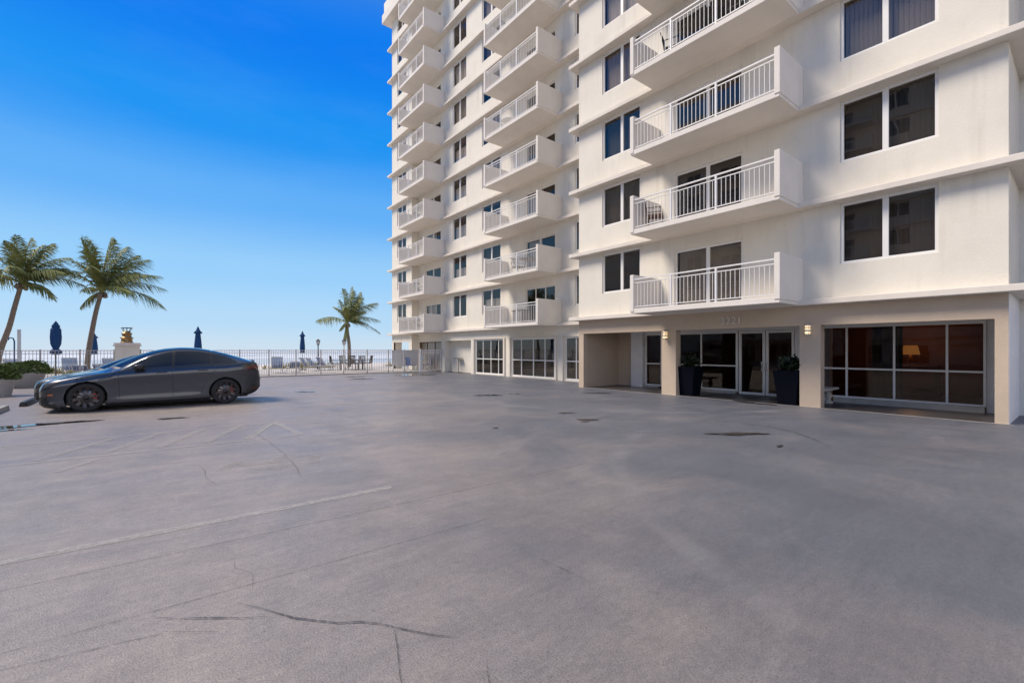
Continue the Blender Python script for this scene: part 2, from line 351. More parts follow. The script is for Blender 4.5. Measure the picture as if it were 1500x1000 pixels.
strip([(-3, 10.76), (2.03, 10.76)], .10, M['faint'], 'parking_stripe')
strip([(-3, 8.98), (2.2, 8.93)], .11, M['faint'], 'parking_stripe')
for a, b_ in (((-1.28, 9.1), (-.47, 10.7)), ((-.58, 9.1), (.13, 10.7)), ((.07, 9.1), (.79, 10.7)), ((.68, 9.1), (1.4, 10.7)), ((1.3, 9.1), (2.0, 10.7))):
    strip([a, b_], .14, M['faint'], 'parking_stripe')
strip([(2.05, 10.72), (2.14, 8.99)], .12, M['line'], 'parking_stripe')
strip([(1.35, 9.05), (2.02, 10.68)], .06, M['line'], 'parking_stripe')
strip([(-.95, 8.1), (-.6, 8.7)], .1, M['faint'], 'parking_stripe')
# almost worn-away parking symbol: pale scuffed strokes
for pts in ([(.72, 6.9), (.9, 7.3), (1.05, 6.95), (1.3, 7.05)], [(1.3, 6.9), (1.55, 7.35), (1.75, 7.1)], [(1.2, 6.75), (1.8, 6.6), (1.85, 7.2)], [(.95, 6.8), (1.35, 6.55)], [(1.5, 6.8), (1.95, 7.05)]):
    strip(pts, .16, M['ghost'], 'parking_symbol', jit=.03)
for pts, wd in (([(.42, 3.24), (.51, 3.1), (.64, 2.86), (.83, 2.65), (1.02, 2.48), (1.1, 2.37), (1.2, 2.22), (1.3, 2.1)], .013),
            ([(-.01, 3.38), (.12, 3.26), (.4, 3.04), (.54, 2.95)], .012), ([(.04, 3.15), (.17, 3.06), (.29, 2.96)], .016),
            ([(1.06, 2.4), (1.0, 2.23), (.92, 2.01), (.88, 1.85)], .009), ([(1.32, 1.88), (1.24, 1.74), (1.2, 1.6)], .008),
            ([(.48, 3.95), (.47, 3.76), (.54, 3.58), (.51, 3.34)], .008), ([(1.5, 9.84), (1.55, 8.5), (1.54, 7.43), (1.5, 6.55), (1.42, 5.9)], .010),
            ([(.49, 7.48), (.53, 7.01), (.52, 6.62), (.6, 6.1)], .008)):
    strip(pts, wd*(1.0 if pts[0][1] < 3.5 else .6), M['crack'], 'pavement_crack', jit=.010, taper=True)
strip([(9.78, 4.53), (9.7, 3.96), (9.45, 3.45), (9.0, 3.0), (8.5, 2.6)], .11, M['stain'], 'tyre_mark', taper=True)
strip([(2.25, 2.55), (2.28, 2.28), (2.3, 2.0)], .022, M['stain'], 'tyre_mark', taper=True)
strip([(3.2, 12.2), (3.6, 10.5), (3.5, 9)], .03, M['stain'], 'tyre_mark', taper=True)
M['water'] = mat('puddle_water', (.022, .020, .018), .02, spec=1.0)
M['damp'] = mat('damp_patch', (.045, .038, .034), .3)
def puddle(x, y, rx, ry, rot=0, m='water', lob=.35, ph=0):
    g = MB(); zlev[0] += .0002; pts = []
    for k in range(44):
        a = 2*math.pi*k/44
        r = 1 + lob*math.sin(2*a+ph)*.6 + lob*math.sin(3*a+ph*2)*.6 + lob*.5*math.sin(7*a+ph*3) + lob*.25*math.sin(13*a+ph)
        px, py = rx*r*math.cos(a), ry*r*math.sin(a)
        pts.append((x + px*math.cos(rot)-py*math.sin(rot), y + px*math.sin(rot)+py*math.cos(rot), zlev[0]+.002))
    g.poly(pts); o = g.build('puddle', M[m]); tag(o, None, None, None, 'structure')
puddle(-1.9, 13.42, .75, .2, .05, ph=1); puddle(-2.3, 12.85, .4, .06, ph=2)
puddle(.34, 12.82, .24, .10, -.3, ph=.5)
puddle(8.97, 12.68, .42, .16, -.5, ph=2.2); puddle(9.95, 12.5, .2, .09, -.5, ph=3)
puddle(7.95, 7.95, .17, .07, -.6, 'damp', ph=1.2); puddle(7.55, 6.9, .25, .09, -.6, 'damp', ph=4); puddle(7.29, 6.73, .08, .04, -.4, 'damp', ph=2)
puddle(8.5, 3.98, .36, .13, -.65, 'damp', ph=.8); puddle(8.1, 4.3, .16, .05, -.5, 'damp', ph=3.4); puddle(7.9, 3.1, .08, .04, 0, 'damp', ph=1)
puddle(5.34, 7.3, .07, .04, 0, 'damp'); puddle(4.45, 17.8, .32, .12, -.4, ph=2.6); puddle(8.7, 23.9, .5, .2, -.3, ph=1.5)
puddle(12.6, 25.6, .9, .9, -.6, ph=.9); puddle(14.4, 27.0, .8, .7, .3, ph=2.9); puddle(9.2, 26, .5, .2, 0, ph=3.6)
puddle(13.7, 6.1, .5, .15, 1.5, 'damp', ph=1.9); puddle(12.5, 10.9, .45, .10, -.7, 'damp', ph=2.4)

# ================================================================ building
SH = 2.60; NF = 10
B = empty('apartment_building', (0, 0, 0))
tag(B, 'cream stucco high-rise apartment building with stacked balconies and tan entrance floor', 'building')
def holed_wall(mb, X, y0, y1, z0, z1, holes, th=.12, flip=1):
    """wall sheet at x=X facing -x with rectangular openings and their reveals"""
    ys = sorted(set([y0, y1] + [h[0] for h in holes] + [h[1] for h in holes])); zs = sorted(set([z0, z1] + [h[2] for h in holes] + [h[3] for h in holes]))
    ys = [y for y in ys if y0 <= y <= y1]; zs = [z for z in zs if z0 <= z <= z1]
    def ish(y, z): return any(h[0] < y < h[1] and h[2] < z < h[3] for h in holes)
    # merge cells vertically where rows are identical
    for a, b_ in zip(ys, ys[1:]):
        run = None
        for c, d in list(zip(zs, zs[1:])) + [(None, None)]:
            solid = c is not None and not ish((a+b_)/2, (c+d)/2)
            if solid: run = (run[0], d) if run else (c, d)
            if (not solid) and run:
                mb.quad((X, b_, run[0]), (X, a, run[0]), (X, a, run[1]), (X, b_, run[1])); run = None
    for (a, b_, c, d) in holes:
        T = X+th
        mb.quad((X, a, c), (T, a, c), (T, a, d), (X, a, d)); mb.quad((T, b_, c), (X, b_, c), (X, b_, d), (T, b_, d))
        mb.quad((X, a, d), (T, a, d), (T, b_, d), (X, b_, d)); mb.quad((X, b_, c), (T, b_, c), (T, a, c), (X, a, c))
# column definitions: (y0, y1, z0, z1) at first storey
XM, XL, XB = 13.9, 16.1, 15.6
cols_main = dict(right=(2.14, 4.02, 3.74, 5.30), left=(10.13, 11.92, 3.74, 5.28), door=(6.48, 8.76, 2.89, 4.88))
cols_lw = dict(w848=(13.6, 15.52, 3.70, 5.17), door=(16.9, 19.22, 2.89, 4.86), w720=(21.53, 23.44, 3.70, 5.22), w683=(25.24, 26.96, 3.72, 5.22), fdoor=(28.6, 30.9, 2.89, 4.86))
colfar = (33.15, 34.8, 3.72, 5.20)
def up(h, k): return (h[0], h[1], h[2]+k*SH, h[3]+k*SH)
TOP = 28.75
wall = MB()
holed_wall(wall, XM, 1.07, 13.16, 2.80, TOP, [up(h, k) for h in cols_main.values() for k in range(NF)])
hol = [up(h, k) for h in cols_lw.values() for k in range(NF)]
gfl = [(13.5, 16.21, .05, 2.19), (16.95, 20.49, .05, 2.18), (21.27, 24.2, .05, 2.19), (24.68, 28.05, 0.0, 2.16), (28.5, 31.9, 0.0, 2.12)]
holed_wall(wall, XL, 13.16, 32.16, 0, TOP, hol + gfl)
holed_wall(wall, XB, 32.16, 35.8, 0, TOP, [up(colfar, k) for k in range(NF)] + [(32.65, 35.45, 0, 2.14)], th=.14)
wall.quad((XL, 32.16, 2.2), (XB, 32.16, 2.2), (XB, 32.16, TOP), (XL, 32.16, TOP))     # step of the corner block
wall.quad((XL+.6, 32.16, 0), (XB, 32.16, 0), (XB, 32.16, 2.2), (XL+.6, 32.16, 2.2))
wall.quad((XL, 13.16, 0), (XM, 13.16, 0), (XM, 13.16, TOP), (XL, 13.16, TOP))
wall.quad((XL, 1.07, 2.7), (XM, 1.07, 2.7), (XM, 1.07, TOP), (XL, 1.07, TOP))
holed_wall(wall, XL, -15, 1.07, 0, TOP, [(-2.4, -.4, 3.72+SH*k, 5.2+SH*k) for k in range(5)])
wall.quad((XB, 35.8, 2.2), (30, 35.8, 2.2), (30, 35.8, TOP), (XB, 35.8, TOP))
wall.quad((17.2, 35.8, 0), (30, 35.8, 0), (30, 35.8, 2.2), (17.2, 35.8, 2.2))
wall.quad((30, 35.8, 0), (30, -15, 0), (30, -15, TOP), (30, 35.8, TOP)); wall.quad((30, -15, 0), (XL, -15, 0), (XL, -15, TOP), (30, -15, TOP))
wall.box(XB+.002, 16.3, 35.45, 35.79, 0, 2.2)         # corner column
wall.box(17.2, 17.5, 32.3, 35.7, 0, 2.2)
wall.quad((XB, 32.16, 2.2), (17.3, 32.16, 2.2), (17.3, 35.79, 2.2), (XB, 35.79, 2.2))
# recess by the cream service panel, and the little piers that frame the ground floor glazing
wall.box(XL+.45, XL+.5, 24.5, 28.3, 0, 2.3); wall.box(XL+.12, XL+.45, 28.05, 28.2, 0, 2.2); wall.box(XL+.12, XL+.45, 24.5, 24.68, 0, 2.2)
wall.box(XL+.12, XL+.5, 24.5, 28.3, 2.16, 2.2)
wo = wall.build('wall', M['stucco'], B)
# small pilaster frames between the ground-floor windows
pil = MB()
for (a, b_) in ((20.55, 20.68), (21.06, 21.2), (16.28, 16.42), (16.76, 16.88), (24.27, 24.4)):
    pil.box(XL-.07, XL-.002, a, b_, 0, 2.24)
for (a, b_) in ((16.9, 20.53), (21.22, 24.25), (13.3, 16.26)): pil.box(XL-.05, XL-.002, a, b_, 2.20, 2.26)
pil.build('pilaster', M['trim'], B)
# tan entrance front with three openings, its recess behind
tan = MB()
ops = [(9.25, 12.9, 0, 2.2), (4.95, 8.70, 0, 2.2), (1.27, 4.45, 0, 2.2)]
holed_wall(tan, XM-.004, 1.07, 13.162, 0, 2.80, ops, th=.28)
tan.quad((XM-.004, 13.162, 0), (XM+.3, 13.162, 0), (XM+.3, 13.162, 2.75), (XM-.004, 13.162, 2.75))
tan.quad((XM, 12.95, 0), (16.35, 12.95, 0), (16.35, 12.95, 2.5), (XM, 12.95, 2.5))                # recess side walls
tan.quad((16.2, 12.95, 0), (16.2, 12.1, 0), (16.2, 12.1, 2.5), (16.2, 12.95, 2.5))               # back wall
tan.quad((XM+.28, 1.2, 2.36), (16.35, 1.2, 2.36), (16.35, 12.95, 2.36), (XM+.28, 12.95, 2.36))    # soffit
tan.quad((XM+.28, 12.95, 2.2), (XM+.28, 1.2, 2.2), (XM+.28, 1.2, 2.37), (XM+.28, 12.95, 2.37))
tan.quad((XM+.28, 9.24, 0), (XM+.28, 8.71, 0), (XM+.28, 8.71, 2.2), (XM+.28, 9.24, 2.2)); tan.quad((XM+.28, 4.94, 0), (XM+.28, 4.46, 0), (XM+.28, 4.46, 2.2), (XM+.28, 4.94, 2.2))
tan.build('entrance_wall', M['tan'], B)
side = MB(); side.box(XM+.001, XL-.003, 1.064, 1.2, 0, 2.73); side.build('side_wall', M['side'], B)
for bx_ in ((16.02, 16.3, 1.2, 1.6, 0, 2.36), (15.95, 16.25, 11.52, 12.1, 0, 2.355)):
    side = MB(); side.box(*bx_); side.build('pier', M['side'], B)
fl = MB(); fl.poly([(XM+.02, 1.2, .006), (16.4, 1.2, .006), (16.4, 12.94, .006), (XM+.02, 12.94, .006)]); fl.build('entrance_floor', M['tile'], B)
for bx_ in ((15.86, 16.06, 1.62, 4.75, .006, .15), (16.02, 16.22, 7.75, 10.2, .006, .09), (16.02, 16.22, 10.85, 11.5, .006, .08), (XL-.09, XL-.004, 16.85, 20.6, 0, .05), (XL-.09, XL-.004, 21.15, 24.3, 0, .05)):
    cur = MB(); cur.box(*bx_); cur.build('window_curb', M['conc'], B)
thr = MB(); thr.box(XM-.03, XM-.004, 1.0, 12.9, .0045, .012); thr.build('threshold_strip', M['conc'], B)
# ledges: one slab per storey, a band proud of every wall
def outline(e):
    return [(XM-e, 1.07-e), (XM-e, 13.16+e), (XL-e, 13.16+e), (XL-e, 32.16-e), (XB-e, 32.16-e), (XB-e, 35.8+e), (30+e, 35.8+e), (30+e, -15-e), (XL-e, -15-e), (XL-e, 1.07-e)]
for k in range(NF):
    m_ = MB(); m_.prism(outline(.3)[::-1], 2.73+SH*k, 2.875+SH*k)
    m_.build('floor_ledge', M['trim'], B, bevel=.012)
m_ = MB(); m_.prism(outline(.62)[::-1], 28.45, 29.15); m_.build('roof_slab', M['trim'], B, bevel=.02)
m_ = MB()
ou = outline(.45)
for a, b_ in zip(ou, ou[1:]+ou[:1]):
    a = Vector(a); b_ = Vector(b_); d = (b_-a).normalized(); n = Vector((d.y, -d.x))*.1
    q = [a-n*.5, b_-n*.5, b_+n*.5, a+n*.5]
    nn = len(m_.v); m_.prism([tuple(p) for p in q], 29.15, 30.1)
m_.build('parapet', M['stucco'], B)
# dark lining behind the openings
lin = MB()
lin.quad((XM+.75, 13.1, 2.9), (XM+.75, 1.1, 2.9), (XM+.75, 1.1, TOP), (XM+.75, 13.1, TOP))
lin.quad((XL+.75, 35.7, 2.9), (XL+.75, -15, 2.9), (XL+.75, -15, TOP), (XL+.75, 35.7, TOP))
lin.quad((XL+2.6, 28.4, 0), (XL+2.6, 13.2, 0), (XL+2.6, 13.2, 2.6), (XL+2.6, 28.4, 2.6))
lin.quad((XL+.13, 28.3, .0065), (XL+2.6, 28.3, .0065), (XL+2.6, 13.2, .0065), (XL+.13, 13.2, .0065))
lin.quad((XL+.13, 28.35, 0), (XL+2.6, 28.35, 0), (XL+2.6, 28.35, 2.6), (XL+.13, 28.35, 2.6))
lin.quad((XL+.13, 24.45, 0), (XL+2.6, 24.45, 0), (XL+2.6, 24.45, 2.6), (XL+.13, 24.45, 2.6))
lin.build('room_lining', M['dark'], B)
lob = MB()
lob.quad((21, 13.0, 0), (21, 1.25, 0), (21, 1.25, 2.7), (21, 13.0, 2.7)); lob.quad((16.4, 13.0, 0), (21, 13.0, 0), (21, 13.0, 2.7), (16.4, 13.0, 2.7))
lob.quad((16.4, 1.25, 0), (21, 1.25, 0), (21, 1.25, 2.7), (16.4, 1.25, 2.7)); lob.quad((16.3, 1.25, 2.45), (21, 1.25, 2.45), (21, 13, 2.45), (16.3, 13, 2.45))
lob.build('lobby_wall', M['lobby'], B)
lf = MB(); lf.poly([(16.4, 1.25, .01), (21, 1.25, .01), (21, 13, .01), (16.4, 13, .01)]); lf.build('lobby_floor', M['lobby_floor'], B)
for (yy, n_) in ((4.05, 6), (8.1, 3)):
    lcu = MB()
    for j in range(n_*2): q0 = .03*(j % 2); y_ = yy-j*.06; lcu.quad((16.75+q0, y_, .05), (16.78-q0, y_-.06, .05), (16.78-q0, y_-.06, 2.4), (16.75+q0, y_, 2.4))
    lcu.build('lobby_curtain', M['curtain'], B)

def window(h, X, n, ratio=None, rail=None, fw=.07, name='window', mt='white', pane='pane', blind=None, rec=.05):
    """framed glazing in an opening of a wall facing -x; n panes wide"""
    y0, y1, z0, z1 = h; X0 = X+rec; X1 = X0+.07
    m_ = MB()
    m_.box(X0, X1, y0, y1, z0, z0+fw); m_.box(X0, X1, y0, y1, z1-fw, z1)
    m_.box(X0, X1, y0, y0+fw, z0+fw, z1-fw); m_.box(X0, X1, y1-fw, y1, z0+fw, z1-fw)
    cuts = ratio or [y0 + (y1-y0)*i/n for i in range(1, n)]
    mw = .05 if (rail or n > 2) else .12
    for c in cuts: m_.box(X0+.004, X1-.004, c-mw/2, c+mw/2, z0+fw, z1-fw)
    if rail:
        ed = [y0+fw] + sum([[c-mw/2, c+mw/2] for c in cuts], []) + [y1-fw]
        for a, b_ in zip(ed[::2], ed[1::2]): m_.box(X0+.008, X1-.008, a, b_, rail-.025, rail+.025)
    f = m_.build(name, M[mt], B, bevel=.006)
    p = MB(); p.quad((X0+.035, y1-.02, z0+.02), (X0+.035, y0+.02, z0+.02), (X0+.035, y0+.02, z1-.02), (X0+.035, y1-.02, z1-.02))
    p.build('pane', M[pane], f)
    return f
def add_blind(f, h, X, z0=None, z1=None, y0=None, y1=None, m_='blind', slats=False):
    q = MB(); a = y0 if y0 is not None else h[0]+.06; b_ = y1 if y1 is not None else h[1]-.06
    c = z0 if z0 is not None else h[2]+.05; d = z1 if z1 is not None else h[3]-.05
    if slats:
        k = int((b_-a)/.095)
        for i in range(k):
            y = a+(b_-a)*(i+.5)/k; q.quad((X+.24, y+.045, c), (X+.27, y-.045, c), (X+.27, y-.045, d), (X+.24, y+.045, d))
    else:
        k = max(6, int((b_-a)/.09))
        for i in range(k):
            y = a+(b_-a)*i/k; yn = a+(b_-a)*(i+1)/k; o = .02 if i % 2 else 0
            q.quad((X+.22+o, yn, c), (X+.24-o, y, c), (X+.24-o, y, d), (X+.22+o, yn, d))
    return q.build('blind', M[m_], f)
rnd = random.Random(3)
for k in range(NF):
    far = k > 5
    h = up(cols_main['right'], k); f = window(h, XM, 2, [3.1])
    add_blind(f, h, XM, slats=True, m_='vblind' if k >= 2 else 'curtain')
    h = up(cols_main['left'], k); f = window(h, XM, 2, [11.0])
    if k == 4: add_blind(f, h, XM, m_='blind')
    elif k == 3: add_blind(f, h, XM, m_='vblind')
    elif k in (1, 2): add_blind(f, h, XM, m_='shade' if k > 1 else 'curtain')
    h = up(cols_main['door'], k); f = window(h, XM, 2, [7.6], fw=.07, name='sliding_door')
    add_blind(f, h, XM, slats=True, m_='vblind' if k == 0 else 'curtain')
    for key, X in (('w848', XL), ('w720', XL), ('w683', XL), ('far', XB)):
        h = up(colfar if key == 'far' else cols_lw[key], k); f = window(h, X, 2)
        r = rnd.random()
        if key == 'w683' and k in (0,): r = .9
        if key == 'w683' and k in (1, 2, 4): r = .1
        if r < .25: add_blind(f, h, X, z1=h[2]+(h[3]-h[2])*rnd.choice([.45, .6, .62]))
        elif r < .45: add_blind(f, h, X, m_='blind' if r < .33 else 'vblind')
        elif r < .7: add_blind(f, h, X, m_='curtain')
    h = up(cols_lw['door'], k); f = window(h, XL, 3 if k in (0, 3) else 2, name='sliding_door', fw=.06)
    if k == 1: add_blind(f, h, XL, y0=18.1)
    elif rnd.random() < .5: add_blind(f, h, XL, y0=h[0]+(1.1 if rnd.random() < .5 else .1), m_=rnd.choice(['curtain', 'vblind', 'blind']))
    h = up(cols_lw['fdoor'], k); f = window(h, XL, 3 if k == 0 else 2, name='sliding_door', fw=.06)
    if k in (0, 2, 4): add_blind(f, h, XL, y0=29.6, m_='blind')
for k in range(5):
    window((-2.4, -.4, 3.72+SH*k, 5.2+SH*k), XL, 2)
# ground-floor glazing of the long wing
window(gfl[1], XL, 4, [17.72, 18.65, 19.66], rail=.98, name='storefront_window', fw=.08)
window(gfl[2], XL, 4, [21.8, 22.57, 23.4], rail=.98, name='storefront_window', fw=.08)
window(gfl[0], XL, 3, [14.6, 15.47], rail=.98, name='storefront_window', fw=.08)
pd = window((28.5, 31.9, 0.02, 2.12), XL, 3, [29.55, 30.75], name='patio_door', mt='brownw', fw=.06)
add_blind(pd, (28.5, 31.9, .02, 2.12), XL)
# lobby glazing
window((7.68, 10.3, .09, 2.2), 16.05, 2, [9.04], rail=.98, name='storefront_window', pane='lobby_glass', fw=.07)
window((10.7, 11.5, .08, 2.2), 16.05, 1, rail=.98, name='storefront_window', pane='lobby_glass', fw=.07)
window((1.6, 5.1, .15, 2.24), 15.9, 4, [2.3, 3.36, 4.45], rail=1.0, name='storefront_window', pane='lobby_glass', fw=.05)
doorL = window((6.77, 7.64, .015, 2.19), 16.05, 1, name='entrance_door', pane='lobby_glass', fw=.085)
doorR = window((5.88, 6.75, .015, 2.19), 16.05, 1, name='entrance_door', pane='lobby_glass', fw=.085)
for d, y in ((doorL, 6.84), (doorR, 6.68)):
    hd = MB(); hd.tube([(16.08, y, .86), (16.0, y, .88), (16.0, y, 1.12), (16.08, y, 1.14)], .022, 8); hd.build('handle', M['white'], d)
jm = MB(); jm.box(16.08, 16.3, 5.3, 5.86, .006, 2.355); jm.box(16.12, 16.3, 10.3, 10.7, .006, 2.355); jm.box(16.1, 16.3, 5.12, 12, 2.2, 2.355); jm.box(15.95, 16.2, 1.6, 5.1, 2.24, 2.355); jm.box(16.1, 16.3, 4.9, 5.3, .006, 2.355)
jm.build('door_surround', M['side'], B)

# balconies
def balcony(X, y0, y1, k, depth, posts, mesh_src=None):
    z = 2.735+SH*k; xf = X-depth
    if mesh_src:
        c = copy_tree(mesh_src, B); c.location.z = SH*(k-mesh_src['lvl']); return c
    s_ = MB(); s_.box(xf+.02, X-.003, y0+.02, y1-.02, z+.002, z+.16); s = s_.build('balcony', M['panel'], B, bevel=.01); s['lvl'] = k
    for (a, b_) in ((y0, y0+.14), (y1-.14, y1)):
        p = MB(); p.box(xf-.0, X-.004, a, b_, z+.09 if a == y0 else z+.05, z+1.27); p.build('end_panel', M['panel'], s, bevel=.012)
    r_ = MB(); xr = xf+.06; a, b_ = y0+.14, y1-.14
    r_.box(xr-.022, xr+.022, a, b_, z+1.10, z+1.135); r_.box(xr-.014, xr+.014, a, b_, z+.985, z+1.01); r_.box(xr-.014, xr+.014, a, b_, z+.21, z+.235)
    n = int((b_-a)/.125)
    for i in range(1, n):
        y = a+(b_-a)*i/n; r_.box(xr-.0065, xr+.0065, y-.0065, y+.0065, z+.23, z+.99)
    r = r_.build('railing', M['rail'], s)
    for t in posts:
        y = a+(b_-a)*t; p = MB(); p.box(xr-.024, xr+.024, y-.024, y+.024, z+.16, z+1.12); p.build('post', M['rail'], r)
    return s
b0 = balcony(XM, 4.86, 9.45, 0, 1.5, (.36, .69)); b1 = balcony(XL, 16.41, 20.95, 0, 1.6, (.36, .68)); b2 = balcony(XL, 28.07, 32.15, 0, 1.6, (.28, .62))
for k in range(1, NF):
    for s in (b0, b1, b2): balcony(0, 0, 0, k, 0, (), s)
# address figures
tx = bpy.data.curves.new('house_number', 'FONT'); tx.body = '3221'; tx.size = .30; tx.extrude = .012; tx.space_character = 1.12; tx.offset = -.004
to = bpy.data.objects.new('tmp_text', tx); C.objects.link(to)
bpy.context.view_layer.update(); me = bpy.data.meshes.new_from_object(to.evaluated_get(bpy.context.evaluated_depsgraph_get())); bpy.data.objects.remove(to)
me.name = 'house_number'; me.materials.clear(); me.materials.append(M['white'])
hn = bpy.data.objects.new('house_number', me); C.objects.link(hn); hn.parent = B
hn.rotation_euler = (R(90), 0, R(-90)); hn.location = (XM-.05, 7.14, 2.33)

# the opposite twin, reflected in the lobby glass and upper windows
B2 = copy_tree(B, skip=('lobby_wall', 'lobby_floor', 'lobby_curtain', 'house_number', 'blind'))
B2.location = (-11.5, 34, 0); B2.rotation_euler = (0, 0, math.pi)
tag(B2, 'matching cream apartment building across the lot, seen mirrored in the lobby glass', 'building')

# wall lanterns
def sconce(y, z, label):
    t = empty('wall_lantern', (XM-.004, y, z)); tag(t, label, 'wall light', 'lanterns flanking the entrance doors')
    m_ = MB(); m_.box(-.02, 0, -.055, .055, -.16, .14); m_.box(-.14, -.02, -.02, .02, .13, .16); m_.build('back_plate', M['nickel'], t, bevel=.005)
    m_ = MB(); m_.lathe([(.001, -.14), (.055, -.13), (.062, -.1), (.062, .1), (.05, .13), (.001, .14)], (-.11, 0, 0), 16); m_.build('glass_globe', M['lampglow'], t)
    m_ = MB(); m_.lathe([(.001, .10), (.075, .10), (.07, .13), (.03, .165), (.001, .17)], (-.11, 0, 0), 16); m_.lathe([(.066, -.055), (.072, -.045), (.072, -.02), (.066, -.01)], (-.11, 0, 0), 16)
    m_.lathe([(.066, .035), (.072, .04), (.072, .055), (.066, .06)], (-.11, 0, 0), 16); m_.lathe([(.001, -.17), (.06, -.155), (.068, -.12), (.001, -.12)], (-.11, 0, 0), 16)
    for q in range(4):
        a = q*math.pi/2+.78; m_.tube([(-.11+.068*math.cos(a), .068*math.sin(a), -.13), (-.11+.068*math.cos(a), .068*math.sin(a), .12)], .006, 6)
    m_.build('cage', M['nickel'], t)
sconce(9.04, 2.06, 'lit brass cage wall lantern on the pier left of the glass entrance doors')
sconce(4.72, 2.09, 'lit brass cage wall lantern on the pier between entrance doors and lobby window')

# lobby furniture seen through the glass
t = empty('console_table', (19.6, 3.7, .01)); tag(t, 'dark console table inside the lobby under the glowing lamp', 'table')
m_ = MB(); m_.box(-.3, .3, -.7, .7, .96, 1.02); m_.build('tabletop', M['brownw'], t, bevel=.01)
for sx_ in (-.26, .26):
    for sy_ in (-.65, .65): m_ = MB(); m_.box(sx_-.03, sx_+.03, sy_-.03, sy_+.03, 0, .96); m_.build('leg', M['brownw'], t)
t = empty('table_lamp', (19.6, 3.7, 1.03)); tag(t, 'lit amber table lamp glowing inside the lobby window', 'lamp')
m_ = MB(); m_.lathe([(.001, 0), (.1, 0), (.1, .02), (.04, .04), (.08, .18), (.03, .34), (.015, .42)]); m_.build('lamp_base', M['brownw'], t)
m_ = MB(); m_.lathe([(.24, .36), (.18, .66)]); m_.build('lamp_shade', M['shadeglow'], t)
pl = bpy.data.lights.new('bulb', 'POINT'); pl.energy = 7; pl.color = (1, .6, .28); pl.shadow_soft_size = .08
po = bpy.data.objects.new('bulb', pl); C.objects.link(po); po.location = (0, 0, .75); po.parent = t
t = MB(); t.box(18.0, 18.12, 1.9, 3.3, 2.40, 2.44); tag(t.build('ceiling_light', M['tube']), 'thin lit strip light on the lobby ceiling', 'ceiling light')

for (x_, y_, nm_) in ((18.6, 2.1, 'right'), (18.2, 3.9, 'left')):
    t = MB(); t.lathe([(.001, 2.43), (.07, 2.43), (.07, 2.448)], (x_, y_, 0), 16); tag(t.build('downlight', M['tube']), 'small round lit downlight at the %s of the lobby ceiling' % nm_, 'ceiling light')
# ---------------------------------------------------------------- balcony furniture
def chair(mt, label, loc, rz, cat='chair', group=None):
    t = empty('patio_chair', loc, rz); tag(t, label, cat, group)
    m_ = MB(); m_.box(-.25, .25, -.24, .24, .40, .45); m_.build('seat', M[mt], t, bevel=.01)
    m_ = MB()
    for i in range(7): y = -.22+i*.44/6; m_.tube([(-.24, y, .45), (-.33, y, .92)], .026 if mt == 'wood' else .013, 6)
    m_.tube([(-.33, -.25, .93), (-.33, .25, .93)], .02, 8); m_.build('backrest', M[mt], t)
    for a in (-.22, .22):
        for b_ in (-.22, .22): m_ = MB(); m_.tube([(a, b_, .4), (a*1.08, b_*1.08, 0)], .016, 6); m_.build('leg', M[mt], t)
    for b_ in (-.26, .26): m_ = MB(); m_.tube([(-.28, b_, .65), (.2, b_, .65), (.23, b_, .42)], .016, 6); m_.build('armrest', M[mt], t)
    return t
def table(mt, label, loc, r=.45, h=.72):
    t = empty('patio_table', loc); tag(t, label, 'table')
    m_ = MB(); m_.lathe([(.001, h-.03), (r, h-.03), (r, h), (.001, h)], seg=20, sm=False); m_.build('tabletop', M[mt], t)
    for q in range(3):
        a = q*2.1; m_ = MB(); m_.tube([(.08*math.cos(a), .08*math.sin(a), h-.03), (.3*math.cos(a), .3*math.sin(a), 0)], .018, 6); m_.build('leg', M[mt], t)
    return t
def fz(k): return 2.90+SH*k
chair('greyf', 'grey patio chair at left of the table on the second-row middle balcony', (15.3, 18.9, fz(1)), R(-90))
chair('greyf', 'grey patio chair at right of the table on the second-row middle balcony', (15.3, 17.0, fz(1)), R(90))
table('greyf', 'round grey patio table on the second-row middle balcony', (15.2, 17.95, fz(1)))
chair('brownw', 'brown wicker chair on the second main balcony above the house number', (13.0, 8.9, fz(1)), R(-60))
chair('black', 'black chair at left end of the topmost visible main balcony', (13.1, 8.3, fz(3)), R(-70))
table('black', 'black round table on the topmost visible main balcony', (13.0, 7.0, fz(3)))
chair('black', 'black chair at right of the table on the topmost visible main balcony', (13.0, 6.2, fz(3)), R(90))
t = empty('storage_cabinet', (15.4, 18.75, fz(0))); tag(t, 'low grey slatted cabinet on the lowest middle balcony', 'cabinet')
m_ = MB(); m_.box(-.3, .3, -.38, .38, .04, .7); m_.build('cabinet_body', M['greyf'], t, bevel=.01)
m_ = MB(); m_.box(-.33, .33, -.41, .41, .7, .74); m_.build('lid', M['wood'], t, bevel=.01)
for k, nm in ((0, 'lowest'), (1, 'second'), (3, 'fourth'), (5, 'sixth')):
    table('white', 'pale round table on the %s balcony of the far column' % nm, (15.2, 29.6, fz(k)), .35, .6)
    chair('greyf', 'grey chair on the %s balcony of the far column' % nm, (15.3, 30.5, fz(k)), R(-100))
chair('greyf', 'grey chair on the seventh balcony of the middle column', (15.2, 19.6, fz(6)), R(-80))
table('white', 'pale round table on the fifth balcony of the middle column', (15.2, 19.6, fz(4)), .4, .65)
chair('greyf', 'grey chair on the eighth balcony of the middle column', (15.2, 17.4, fz(7)), R(80))

